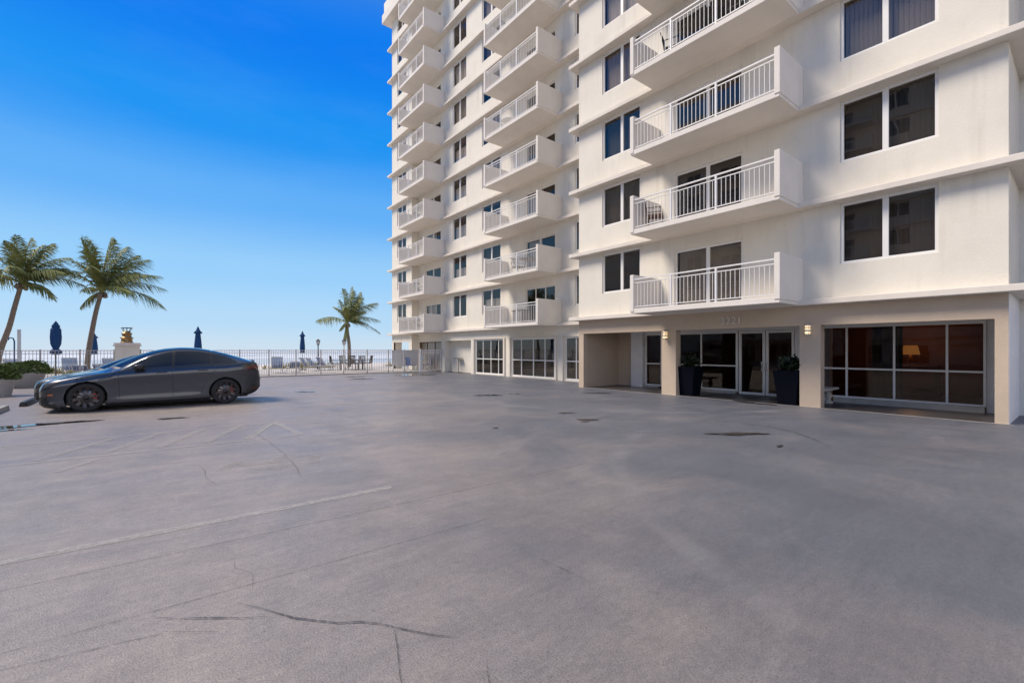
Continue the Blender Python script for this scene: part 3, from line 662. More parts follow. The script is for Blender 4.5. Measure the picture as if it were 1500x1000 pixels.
# ---------------------------------------------------------------- foliage
def leaf_cloud(m_, c, rad, n, size, flat=1.0, rg=random, low=-.3):
    for _ in range(n):
        while True:
            d = Vector((rg.gauss(0, 1), rg.gauss(0, 1), rg.gauss(0, 1)))
            if d.length > .01:
                d.normalize()
                if d.z > low: break
        lump = 1 + .12*math.sin(5*d.x+3*d.y)+.1*math.sin(7*d.y+4*d.z)
        p = Vector(c) + Vector((d.x*rad[0], d.y*rad[1], d.z*rad[2]))*lump*rg.uniform(.72, 1.03)
        t = (d + Vector((rg.uniform(-1, 1), rg.uniform(-1, 1), rg.uniform(-.6, 1)))*.8).normalized(); s = t.cross(Vector((rg.uniform(-1, 1), rg.uniform(-1, 1), rg.uniform(-1, 1)))).normalized()
        l = size*rg.uniform(.6, 1.2); w_ = l*.26
        m_.quad(p-t*l*.5, p+s*w_, p+t*l*.5, p-s*w_)
def planter_low(loc, label, ht, rt, rb, srx, srz, n=2600):
    t = empty('planter', loc); tag(t, label, 'planter', 'shrub planters by the fence')
    m_ = MB(); m_.lathe([(.001, 0), (rb, 0), (rt, ht-.06), (rt+.03, ht-.06), (rt+.03, ht), (rt-.05, ht), (rt-.06, ht-.1), (.001, ht-.1)], seg=24); m_.build('pot', M['pot'], t)
    m_ = MB(); leaf_cloud(m_, (0, 0, ht+.02), (srx, srx, srz), n, .10, low=-.15); m_.build('shrub', M['hedge'], t)
planter_low((-4.03, 27.3, 0), 'pale conical planter with rounded green shrub near the car nose', .62, .55, .38, .74, .44, 4600)
planter_low((-3.98, 22.6, 0), 'pale planter with green shrub cut off by the left edge', .60, .34, .27, .50, .42, 3800)
def planter_tall(loc, label, h, seed):
    rg = random.Random(seed); t = empty('tall_planter', loc); tag(t, label, 'planter', 'tall dark planters at the entrance')
    m_ = MB(); a, b_ = .23, .33
    for (p, q) in (((-a, -a), (a, -a)), ((a, -a), (a, a)), ((a, a), (-a, a)), ((-a, a), (-a, -a))):
        k = b_/a; m_.quad((*p, 0), (*q, 0), (q[0]*k, q[1]*k, h), (p[0]*k, p[1]*k, h)); j = .9
        m_.quad((p[0]*k, p[1]*k, h), (q[0]*k, q[1]*k, h), (q[0]*k*j, q[1]*k*j, h), (p[0]*k*j, p[1]*k*j, h))
    m_.quad((-.3, -.3, h-.06), (.3, -.3, h-.06), (.3, .3, h-.06), (-.3, .3, h-.06)); m_.build('pot', M['navy'], t)
    m_ = MB()
    for _ in range(60):
        a = rg.uniform(0, 6.28); e = rg.uniform(.3, 1.3); L_ = rg.uniform(.3, .6)
        d = Vector((math.cos(a)*math.cos(e), math.sin(a)*math.cos(e), math.sin(e))); p0 = Vector((rg.uniform(-.12, .12), rg.uniform(-.12, .12), h-.05)); s = d.cross(Vector((0, 0, 1))).normalized()
        p1 = p0+d*L_*.55; p2 = p0+d*L_+Vector((0, 0, -.10)); w_ = .045
        m_.quad(p0-s*.01, p1-s*w_, p1+s*w_, p0+s*.01); m_.poly([p1-s*w_, p2, p1+s*w_])
    leaf_cloud(m_, (0, 0, h+.15), (.3, .3, .26), 260, .13, rg=rg); m_.build('foliage', M['leafd'], t)
planter_tall((14.35, 8.46, .006), 'tall tapered navy planter left of the glass entrance', .97, 1)
planter_tall((14.2, 5.3, .006), 'tall tapered navy planter right of the glass doors', .96, 2)
def bench(loc, rz, label):
    t = empty('stone_bench', loc, rz); tag(t, label, 'bench', 'stone benches at the entrance')
    m_ = MB(); m_.box(-.6, .6, -.21, .21, .40, .47); m_.build('seat', M['stone'], t, bevel=.02)
    for x in (-.42, .42):
        m_ = MB(); m_.lathe([(.11, 0), (.11, .05), (.06, .08), (.05, .12), (.09, .2), (.085, .26), (.05, .32), (.10, .36), (.10, .40)], (x, 0, 0), 16); m_.build('leg', M['stone'], t)
bench((14.95, 4.72, .006), 0, 'white stone bench behind the pier at the lobby window')
bench((15.2, 9.42, .006), 0, 'stone bench half hidden behind the tall planter left of the doors')

# ---------------------------------------------------------------- fence and gate
FY = 29.2
F = empty('metal_fence', (0, FY, 0)); tag(F, 'long white picket metal fence along the pool deck', 'fence')
fx = [-14, -12.1, -10.2, -8.3, -6.3, -5.2, -3.92, -2.62, -1.42, -.43, 1.0, 2.4, 3.83, 5.28, 6.72, 8.13, 9.51, 11.02, 12.47, 13.6, 14.75]
for x in fx:
    m_ = MB(); m_.box(x-.03, x+.03, -.03, .03, 0, 1.53); m_.lathe([(.001, 1.53), (.035, 1.53), (.035, 1.55), (.001, 1.57)], (x, 0, 0), 8); m_.build('post', M['fence'], F)
for a, b_ in zip(fx, fx[1:]):
    if abs(a+1.42) < .01: continue
    m_ = MB(); m_.box(a+.03, b_-.03, -.018, .018, 1.49, 1.525); m_.box(a+.03, b_-.03, -.015, .015, 1.36, 1.385); m_.box(a+.03, b_-.03, -.018, .018, .10, .135)
    n = int((b_-a)/.115)
    for i in range(1, n): x = a+(b_-a)*i/n; m_.box(x-.009, x+.009, -.009, .009, .135, 1.49)
    m_.build('picket_panel', M['fence'], F)
m_ = MB(); m_.box(-14, 14.8, 29.12, 29.28, 0, .05); tag(m_.build('fence_curb', M['conc']), None, None, None, 'structure')
G_ = empty('metal_gate', (14.83, 28.95, 0), math.atan2(-.42, 1.35)); tag(G_, 'white metal gate with a lock box beside the building corner', 'gate')
m_ = MB(); m_.box(0, .05, -.025, .025, .05, 1.55); m_.box(1.25, 1.3, -.025, .025, .05, 1.55); m_.box(.05, 1.25, -.02, .02, 1.5, 1.54); m_.box(.05, 1.25, -.02, .02, 1.34, 1.37); m_.box(.05, 1.25, -.02, .02, .1, .14)
for i in range(1, 11): x = .05+1.2*i/11; m_.box(x-.01, x+.01, -.01, .01, .14, 1.5)
m_.build('gate_frame', M['white'], G_)
m_ = MB(); m_.box(-.2, -.04, -.07, .07, 0, 1.2); m_.box(-.16, -.06, -.05, .05, 1.2, 1.62); m_.build('gate_post', M['white'], G_, bevel=.01)
m_ = MB(); m_.box(-.02, .14, -.06, .03, .85, 1.1); m_.build('lock_box', M['pot'], G_, bevel=.01)
# board behind the fence
m_ = MB(); m_.box(13.3, 15.3, 30.5, 30.56, .42, 1.52); 
for x in (13.4, 15.2): m_.box(x-.03, x+.03, 30.57, 30.63, 0, 1.5)
tag(m_.build('notice_board', M['pot'], None, bevel=.01), 'blank pale grey board standing behind the fence at the building corner', 'board')
# deck furniture near the corner
def deck_chair(loc, rz, label):
    t = empty('folding_chair', loc, rz); tag(t, label, 'chair', 'blue chairs under the building corner')
    m_ = MB(); m_.box(-.25, .25, -.25, .25, .42, .46); m_.build('seat', M['bluestrap'], t)
    m_ = MB(); m_.quad((-.25, -.25, .46), (-.25, .25, .46), (-.36, .25, 1.0), (-.36, -.25, 1.0)); m_.build('backrest', M['bluestrap'], t)
    for s in (-.27, .27):
        m_ = MB(); m_.tube([(-.38, s, 1.02), (-.2, s, .42), (.25, s, 0)], .018, 6); m_.tube([(-.3, s, 0), (.28, s, .66), (-.28, s, .68)], .018, 6); m_.build('side_frame', M['white'], t)
deck_chair((14.6, 30.2, 0), R(20), 'blue folding chair left of the gate behind the fence')
deck_chair((15.9, 30.4, 0), R(160), 'blue folding chair behind the gate bars')
m_ = MB(); m_.tube([(16.35, 26.6, 0), (16.35, 26.6, .95)], .02, 8); m_.box(16.15, 16.5, 26.3, 26.9, .95, .98); m_.lathe([(.001, 0), (.2, 0), (.2, .03), (.001, .04)], (16.35, 26.6, 0), 14)
tag(m_.build('stand_table', M['black']), 'thin black stand table against the cream recess wall', 'table')

# ---------------------------------------------------------------- pillar with bronze brazier
P_ = empty('stone_pillar', (-.92, 29.3, 0)); tag(P_, 'beige stone pillar in the fence line carrying a bronze lantern', 'pillar')
m_ = MB(); m_.box(-.46, .46, -.4, .4, 0, 1.72); m_.build('shaft', M['stucco'], P_, bevel=.01)
m_ = MB(); m_.box(-.53, .53, -.47, .47, 1.72, 1.78); m_.box(-.5, .5, -.44, .44, 1.78, 1.88); m_.build('cap', M['trim'], P_, bevel=.01)
t = empty('bronze_lantern', (-.95, 29.3, 1.88)); tag(t, 'stepped bronze lantern with dark crown on top of the stone pillar', 'lantern')
m_ = MB(); m_.lathe([(.001, 0), (.26, 0), (.26, .03), (.22, .05), (.22, .22), (.27, .24), (.25, .27), (.18, .29), (.18, .42), (.22, .44), (.2, .48), (.14, .5), (.14, .58), (.001, .58)], seg=20); m_.build('lantern_body', M['bronze'], t)
m_ = MB(); m_.lathe([(.2, .72), (.22, .72), (.22, .75), (.2, .75)], seg=16)
for q in range(8): a = q*math.pi/4; m_.tube([(.13*math.cos(a), .13*math.sin(a), .57), (.21*math.cos(a), .21*math.sin(a), .74)], .012, 6)
m_.build('crown', M['black'], t)

# ---------------------------------------------------------------- umbrellas
def xy(u, d):   # point at depth d on the sight line of column u (used while laying out the deck)
    r = (u-750)/670; a = math.atan2(528, 670); return (d*(math.sin(a)+math.cos(a)*r), d*(math.cos(a)-math.sin(a)*r))
def umbrella(x, y, label, H=2.9, tied=False, s=1):
    t = empty('closed_umbrella', (x, y, 0)); tag(t, label, 'umbrella', 'closed blue umbrellas on the pool deck')
    m_ = MB(); m_.tube([(0, 0, 0), (0, 0, H+.02)], .025, 8); m_.lathe([(.001, 0), (.28, 0), (.26, .08), (.05, .1), (.04, .3)], seg=16); m_.build('pole', M['wood'], t)
    m_ = MB(); prof = [(.02, H), (.06, H-.06), (.16, H-.25), (.13, H-.3), (.19, H-.38), (.215, H-.75), (.19, H-1.1), (.12, H-1.3), (.10, H-1.34), (.2, H-1.42), (.22, H-1.55), (.12, H-1.64)]
    if not tied: prof = [(.015, H), (.05, H-.08), (.10, H-.22), (.20, H-.34), (.17, H-.37), (.115, H-.39), (.13, H-.6), (.16, H-1.0), (.17, H-1.3), (.15, H-1.5), (.19, H-1.6), (.10, H-1.66)]
    n0 = len(m_.v); seg = 32
    for (r, h) in prof:
        for k in range(seg):
            a = 2*math.pi*k/seg; rr = r*s*(1+.16*math.cos(8*a+h)) ; m_.v.append((rr*math.cos(a), rr*math.sin(a), h+.02*math.sin(8*a)))
    for i in range(len(prof)-1):
        for k in range(seg):
            k2 = (k+1) % seg; m_.f.append((n0+i*seg+k, n0+i*seg+k2, n0+(i+1)*seg+k2, n0+(i+1)*seg+k)); m_.sm.append(True)
    m_.build('canopy', M['blue'], t)
umbrella(-3.75, 32.0, 'fat closed blue umbrella left of the second palm trunk', 2.95, True, .95)
umbrella(*xy(138, 36), 'closed blue umbrella just right of the leaning palm trunk', 2.85, s=1.2)
umbrella(*xy(290, 26.6), 'closed blue umbrella above the rear of the grey car', 2.88, s=1.0)
umbrella(*xy(443, 34.8), 'closed blue umbrella left of the lone palm', 2.95, s=.95)

# ---------------------------------------------------------------- lamp posts
def lamp_post(x, y, H, mt, label):
    t = empty('lamp_post', (x, y, 0)); tag(t, label, 'lamp post', 'lantern posts on the pool deck')
    m_ = MB(); m_.lathe([(.12, 0), (.12, .2), (.06, .26), (.045, .5), (.04, H-.45), (.09, H-.43), (.09, H-.4)], seg=12); m_.build('pole', M[mt], t)
    m_ = MB(); m_.lathe([(.08, H-.4), (.15, H-.1)], seg=6, sm=False); m_.build('lamp_glass', M['pot'], t)
    m_ = MB(); m_.lathe([(.18, H-.1), (.16, H-.06), (.05, H), (.02, H+.06), (.001, H+.07)], seg=6, sm=False)
    for q in range(6): a = q*math.pi/3; m_.tube([(.085*math.cos(a), .085*math.sin(a), H-.4), (.155*math.cos(a), .155*math.sin(a), H-.1)], .009, 5)
    m_.build('lamp_cap', M['black'], t)
lamp_post(-5.75, 30.1, 2.5, 'black', 'black lantern post at the left edge of the photo')
lamp_post(*xy(466, 36.5), 2.35, 'black', 'black lantern post beside the reclining chairs')
lamp_post(*xy(504, 34), 2.3, 'white', 'white-poled lantern post in front of the lone palm')
t = empty('shower_post', (*xy(28, 22.6), 0)); tag(t, 'thick grey post behind the fence near the left palm', 'post')
m_ = MB(); m_.box(-.06, .06, -.06, .06, 0, 2.55); m_.build('shaft', M['pot'], t, bevel=.01)
t = empty('hook_lamp', (*xy(21, 24), 0)); tag(t, 'thin dark hooked pole beside the thick grey post', 'pole')
m_ = MB(); m_.tube([(0, 0, 0), (0, 0, 2.0), (-.05, 0, 2.15), (-.18, 0, 2.18), (-.22, 0, 2.05)], .03, 8); m_.build('shaft', M['blue'], t)

# ---------------------------------------------------------------- loungers
def lounger(x, y, rz, ang, label):
    t = empty('chaise_lounge', (x, y, 0), rz); tag(t, label, 'chaise lounge', 'blue strap chaise lounges on the deck')
    # local +x = foot end, back at -x
    bx, bz = -.75*math.cos(ang), .75*math.sin(ang)
    m_ = MB(); m_.tube([(1.2, -.32, .36), (0, -.32, .36), (bx, -.32, .36+bz)], .022, 6); m_.tube([(1.2, .32, .36), (0, .32, .36), (bx, .32, .36+bz)], .022, 6)
    m_.tube([(bx, -.32, .36+bz), (bx, .32, .36+bz)], .022, 6); m_.tube([(1.2, -.32, .36), (1.2, .32, .36)], .022, 6); m_.build('frame', M['white'], t)
    for lx in (1.05, -.05):
        for s in (-.32, .32): m_ = MB(); m_.tube([(lx, s, .36), (lx, s, 0)], .02, 6); m_.build('leg', M['white'], t)
    for part, f in (('seat', lambda q: (1.15*(1-q), .37)), ('backrest', lambda q: (bx*q, .37+bz*q))):
        m_ = MB(); n = 15 if part == 'seat' else 10
        for i in range(n):
            (x0, z0), (x1, z1) = f((i+.1)/n), f((i+.85)/n)
            m_.quad((x0, -.31, z0), (x1, -.31, z1), (x1, .31, z1), (x0, .31, z0))
        m_.build(part, M['bluestrap'], t)
LG = [(20, 25, 1.45, 1.15, 'blue strap chaise behind the fence at the far left by the hooked pole'), (38, 24.5, 1.5, .5, 'low reclined blue chaise behind the left shrub planter'),
      (103, 27, 1.5, 1.2, 'upright blue chaise between the fat umbrella and the palm trunk'), (119, 26, 1.5, .45, 'flat blue chaise just left of the leaning palm trunk'),
      (149, 27, 1.5, .5, 'flat blue chaise right of the leaning palm trunk'), (162, 28, 1.45, 1.1, 'upright blue chaise against the stone pillar'),
      (406, 30.5, 1.4, 1.25, 'upright blue chaise behind the fence near the car tail'), (431, 31, 1.5, .55, 'low blue chaise under the second fence bay from the car'),
      (449, 33, .2, 1.0, 'white framed chaise with slanted back left of the lantern post'), (459, 34, .25, .9, 'white framed chaise in the middle by the lantern post'), (473, 34, .3, 1.05, 'white framed chaise right of the lantern post')]
for (u, d, rz, ang, lab) in LG: lounger(*xy(u, d), rz, ang, lab)
# dining set
dx, dy = xy(515, 35.5)
t = empty('dining_table', (dx, dy, 0)); tag(t, 'dark wooden dining table on the deck under the lone palm', 'table')
m_ = MB(); m_.box(-.8, .8, -.45, .45, .7, .75); m_.build('tabletop', M['wood'], t, bevel=.01)
for a in (-.7, .7):
    for b_ in (-.38, .38): m_ = MB(); m_.box(a-.035, a+.035, b_-.035, b_+.035, 0, .7); m_.build('leg', M['wood'], t)
DC = [(-1.25, 0, 0, 'left end of'), (1.25, 0, 180, 'right end of'), (-.35, -.75, 90, 'near left side of'), (.4, -.75, 90, 'near right side of'), (-.35, .75, -90, 'far left side of'), (.4, .75, -90, 'far right side of')]
for (a, b_, rz, nm) in DC:
    c_ = chair('wood', 'dark wooden chair at the %s the dining table' % nm, (dx+a, dy+b_, 0), R(rz), 'chair', 'chairs round the dining table')
    c_.scale = (1.1, 1.1, 1.15)

# dune plants beyond the deck
m_ = MB(); rg = random.Random(5)
for _ in range(9000):
    x = rg.uniform(-30, 32); y = rg.uniform(41.2, 44.5)
    if math.sin(x*.7)+math.sin(x*.23+1)+rg.uniform(-.6, .6) < -.1: continue
    h = rg.uniform(.2, .62); a = rg.uniform(0, 6.28); l = rg.uniform(.1, .35); b_ = rg.uniform(.02, .04)
    m_.poly([(x-b_, y, -.1), (x+b_, y, -.1), (x+l*math.cos(a), y+l*math.sin(a), h)])
M['dune'] = mat('dune_grass', (.30, .27, .11), .8, var=.45, vscale=.8)
tag(m_.build('dune_grass', M['dune']), 'dry dune grass growing at the edge of the beach', 'dune grass', None, 'stuff')
m_ = MB(); rg = random.Random(6)
for i in range(3):
    leaf_cloud(m_, (-3.1+i*.75, 29.95, .12), (.5, .3, .3), 500, .12, rg=rg)
M['lime'] = mat('hedge_lime', (.22, .27, .08), .6, var=.4, vscale=3)
tag(m_.build('low_hedge', M['lime']), 'low yellowish green hedge behind the fence beside the palm', 'hedge')

# ---------------------------------------------------------------- palms
VA = math.atan2(528, 670); RV = Vector((math.cos(VA), -math.sin(VA), 0)); FV = Vector((math.sin(VA), math.cos(VA), 0))
def palm(name, base, trunk_pts, rad, tips, label, seed, wind=.5):
    """trunk_pts / tips: (sideways, depth, height) in metres from the base; sideways runs along the beach"""
    rg = random.Random(seed); t = empty(name, base); tag(t, label, 'palm tree', 'coconut palms behind the fence')
    W_ = lambda p: RV*p[0] + FV*p[1] + Vector((0, 0, p[2]))
    tp = [W_(p) for p in trunk_pts]
    dense = []
    for i in range(len(tp)-1):
        p0 = tp[max(i-1, 0)]; p1 = tp[i]; p2 = tp[i+1]; p3 = tp[min(i+2, len(tp)-1)]
        for j in range(8):
            s = j/8; dense.append(.5*((2*p1)+(p2-p0)*s+(2*p0-5*p1+4*p2-p3)*s*s+(3*p1-p0-3*p2+p3)*s**3))
    dense.append(tp[-1]); n = len(dense)
    m_ = MB(); m_.tube(dense, [rad*(1.35 if i == 0 else 1.1-.35*i/n)*(1+.035*(i % 2)) for i in range(n)], 12); m_.build('trunk', M['palmbark'], t)
    top = tp[-1]
    m_ = MB()
    for q in range(9):
        a = rg.uniform(0, 6.28); p = top+Vector((math.cos(a)*.2, math.sin(a)*.2, rg.uniform(-.35, -.05))); m_.lathe([(.001, -.13), (.09, -.09), (.12, 0), (.08, .1), (.001, .13)], p, 10)
    m_.build('coconut', M['palmbark'], t)
    m_ = MB()
    for (sx_, dz, hz) in tips:
        tip = top + RV*sx_ + FV*dz + Vector((0, 0, hz)); ch = tip-top; L_ = ch.length
        ctrl = top + ch*.42 + Vector((0, 0, .30*L_*(1 if hz < .9*L_ else .25))) - RV*.10*L_*wind
        st = top + Vector((rg.uniform(-.08, .08), rg.uniform(-.08, .08), 0))
        n = 34; P = []
        for i in range(n+1):
            s = i/n; P.append(st*(1-s)**2 + ctrl*2*s*(1-s) + tip*s*s)
        m_.tube(P, [.035*(1-i/n)+.006 for i in range(n+1)], 5, False)
        for i in range(4, n+1):
            s = i/n; tg = (P[min(i+1, n)]-P[i-1]).normalized(); sd = tg.cross(Vector((0, 0, 1)))
            if sd.length < .1: sd = FV.copy()
            sd.normalize(); up_ = sd.cross(tg)
            ll = L_*.35*math.sin(math.pi*min(1, .16+.8*s))**.8 + .08
            for sg in (-1, 1):
                for sub in (0, .5):
                    o = P[i].lerp(P[i-1], sub)
                    d = (sd*sg*rg.uniform(.45, .75) + tg*rg.uniform(.55, .85) + RV*wind*rg.uniform(.5, 1.1) + Vector((0, 0, -rg.uniform(.15, .45)))).normalized()
                    l = ll*rg.uniform(.8, 1.12); mid = o+d*l*.5; end = o+d*l+Vector((0, 0, -l*rg.uniform(.2, .5)))+RV*wind*l*.12
                    wv = tg.cross(d).cross(d).normalized()*.026 + up_*.01
                    m_.quad(o-wv*.5, mid-wv, mid+wv, o+wv*.5); m_.poly([mid-wv, end, mid+wv])
    m_.build('crown', M['frond'], t)
# left palm
palm('coconut_palm', (*xy(-2, 27), -.02), [(-.25, 0, 0), (.1, 0, 1.5), (.62, 0, 2.9), (.95, 0, 4.1), (1.35, 0, 5.45)], .14,
     [(.25, -.5, 2.7), (-.1, .6, 2.8), (.8, 1, 2.6), (1.7, -.4, 2.2), (2.6, .3, 1.6), (3.1, -.7, .55), (3.1, .6, .0), (2.3, -.5, -.9), (1.6, 1.1, 1.1), (1.4, -1.9, .7), (.3, 2.3, 1.1), (-.9, .2, 2.4), (-1.8, -.3, 1.8), (-2.2, .5, .9), (-2.4, -.4, .1), (-1.4, 1.5, 1.4), (-.8, -1.8, .4), (2.4, 1.2, .9), (.6, -1.4, 2.2)],
     'left palm with curved trunk and crown cut by the photo edge', 11)
palm('coconut_palm', (*xy(127, 29.5), -.02), [(0, 0, 0), (.12, 0, 1.4), (.35, 0, 2.8), (.62, 0, 4.1), (.95, 0, 5.25)], .145,
     [(-1.3, .2, 3.6), (-.75, -.6, 3.3), (.25, .4, 3.6), (-.2, -.7, 3.1), (.7, 0, 3.4), (1.8, -.2, 2.9), (2.7, .4, 2.2), (3.7, -.4, 1.0), (3.6, .6, .3), (4.0, -.2, -.9), (2.8, -1.2, -.2), (-1.5, -.4, 2.0), (-1.7, .5, .2), (-.9, -.5, -1.0), (.9, 1.8, 1.6), (1.0, -1.9, 1.4), (-1.2, -1.4, 1.2), (1.5, 1.0, 2.6), (3.0, 1.0, 1.2), (.1, -1.2, 2.5)],
     'tall leaning palm with windblown crown behind the grey car nose', 12)
palm('coconut_palm', (*xy(511, 43), -.1), [(0, 0, 0), (.05, 0, 1.2), (0, 0, 2.4), (-.12, 0, 3.3), (-.15, 0, 4.15)], .16,
     [(.3, .2, 3.4), (-.25, -.3, 3.1), (1.1, .2, 2.9), (-.9, .3, 2.2), (-1.2, -.2, 1.5), (-3.0, .2, .25), (-.6, -.4, -.7), (-.2, -.3, -1.7), (2.7, .2, 1.9), (3.1, -.3, .2), (2.9, .4, -.9), (1.5, -.5, 2.3), (.6, 1.7, 1.8), (.4, -1.7, 1.4), (1.3, 1.1, 1.2), (-1.0, 1.2, 1.4), (1.3, -.9, .5), (.7, -.4, 2.9), (1.8, .5, -.1)],
     'lone palm standing beyond the fence left of the building', 13)

# ---------------------------------------------------------------- cars
def pchip(kn, x):
    if x <= kn[0][0]: return kn[0][1]
    if x >= kn[-1][0]: return kn[-1][1]
    n = len(kn); d = [(kn[i+1][1]-kn[i][1])/(kn[i+1][0]-kn[i][0]) for i in range(n-1)]
    for i in range(n-1):
        if x <= kn[i+1][0]:
            def sl(j):
                if j == 0: return d[0]
                if j == n-1: return d[-1]
                return 0 if d[j-1]*d[j] <= 0 else 2*d[j-1]*d[j]/(d[j-1]+d[j])
            h = kn[i+1][0]-kn[i][0]; t = (x-kn[i][0])/h; a, b_ = sl(i), sl(i+1)
            return (2*t**3-3*t*t+1)*kn[i][1] + (t**3-2*t*t+t)*h*a + (-2*t**3+3*t*t)*kn[i+1][1] + (t**3-t*t)*h*b_
ZT = [(0,.62),(.05,.725),(.2,.81),(.5,.895),(.85,.965),(1.14,1.03),(1.5,1.225),(1.85,1.395),(2.2,1.525),(2.55,1.598),(2.85,1.62),(3.1,1.612),(3.4,1.57),(3.8,1.475),(4.2,1.345),(4.5,1.24),(4.63,1.195),(4.69,1.07),(4.75,.80)]
ZS = [(0,.56),(.1,.66),(.4,.775),(.9,.885),(1.45,.985),(2,1.025),(3,1.075),(3.8,1.125),(4.4,1.15),(4.6,1.11),(4.75,.74)]
WW = [(0,.58),(.06,.70),(.2,.82),(.5,.915),(.9,.955),(2.4,.965),(3.8,.965),(4.25,.93),(4.55,.85),(4.7,.76),(4.75,.70)]
WE = [(0,.48),(.15,.62),(.5,.74),(1.0,.79),(1.43,.79),(1.8,.72),(2.3,.645),(2.8,.615),(3.4,.59),(3.9,.60),(4.4,.68),(4.62,.74),(4.75,.60)]
DR = [(0,.02),(.5,.04),(.95,.045),(1.15,.07),(1.45,.165),(1.8,.15),(2.2,.115),(2.7,.085),(3.1,.082),(4,.07),(4.6,.035),(4.75,.03)]
ZB = [(0,.22),(.12,.14),(.4,.105),(1,.11),(3.8,.125),(4.3,.19),(4.6,.28),(4.75,.42)]
WH = [(.87, .359), (3.83, .359)]; RA = .405
def section(x):
    zt, zs, W, we, dr, zb = (pchip(k, x) for k in (ZT, ZS, WW, WE, DR, ZB)); zr = zt-dr
    if zs > zr-.03: zs = zr-.03
    fl = max(math.exp(-((x-a)/.42)**2) for a, _ in WH)*.022
    hh = zs-zb
    return [(W*.92, zb), (W*.982, zb+hh*.10), (W*.979+fl*1.2, zb+hh*.32), (W*.985+fl, zb+hh*.60), (W*1.0+fl*.6, zb+hh*.85), (W*.955, zs),
            ((W*.955+we)/2+.03*(1 if x > 1.3 else .6), (zs+zr)/2), (we, zr), (we*.6, zt-dr*.22), (0, zt)]
def cr_eval(P, u):
    i = min(int(u), len(P)-2); t = u-i; p = [P[max(i-1, 0)], P[i], P[i+1], P[min(i+2, len(P)-1)]]
    if i+2 >= len(P): p[3] = (-P[-2][0], P[-2][1])
    o = []
    for k in (0, 1):
        a, b_, c, d = (q[k] for q in p); o.append(.5*(2*b_+(c-a)*t+(2*a-5*b_+4*c-d)*t*t+(3*b_-a-3*c+d)*t**3))
    return o
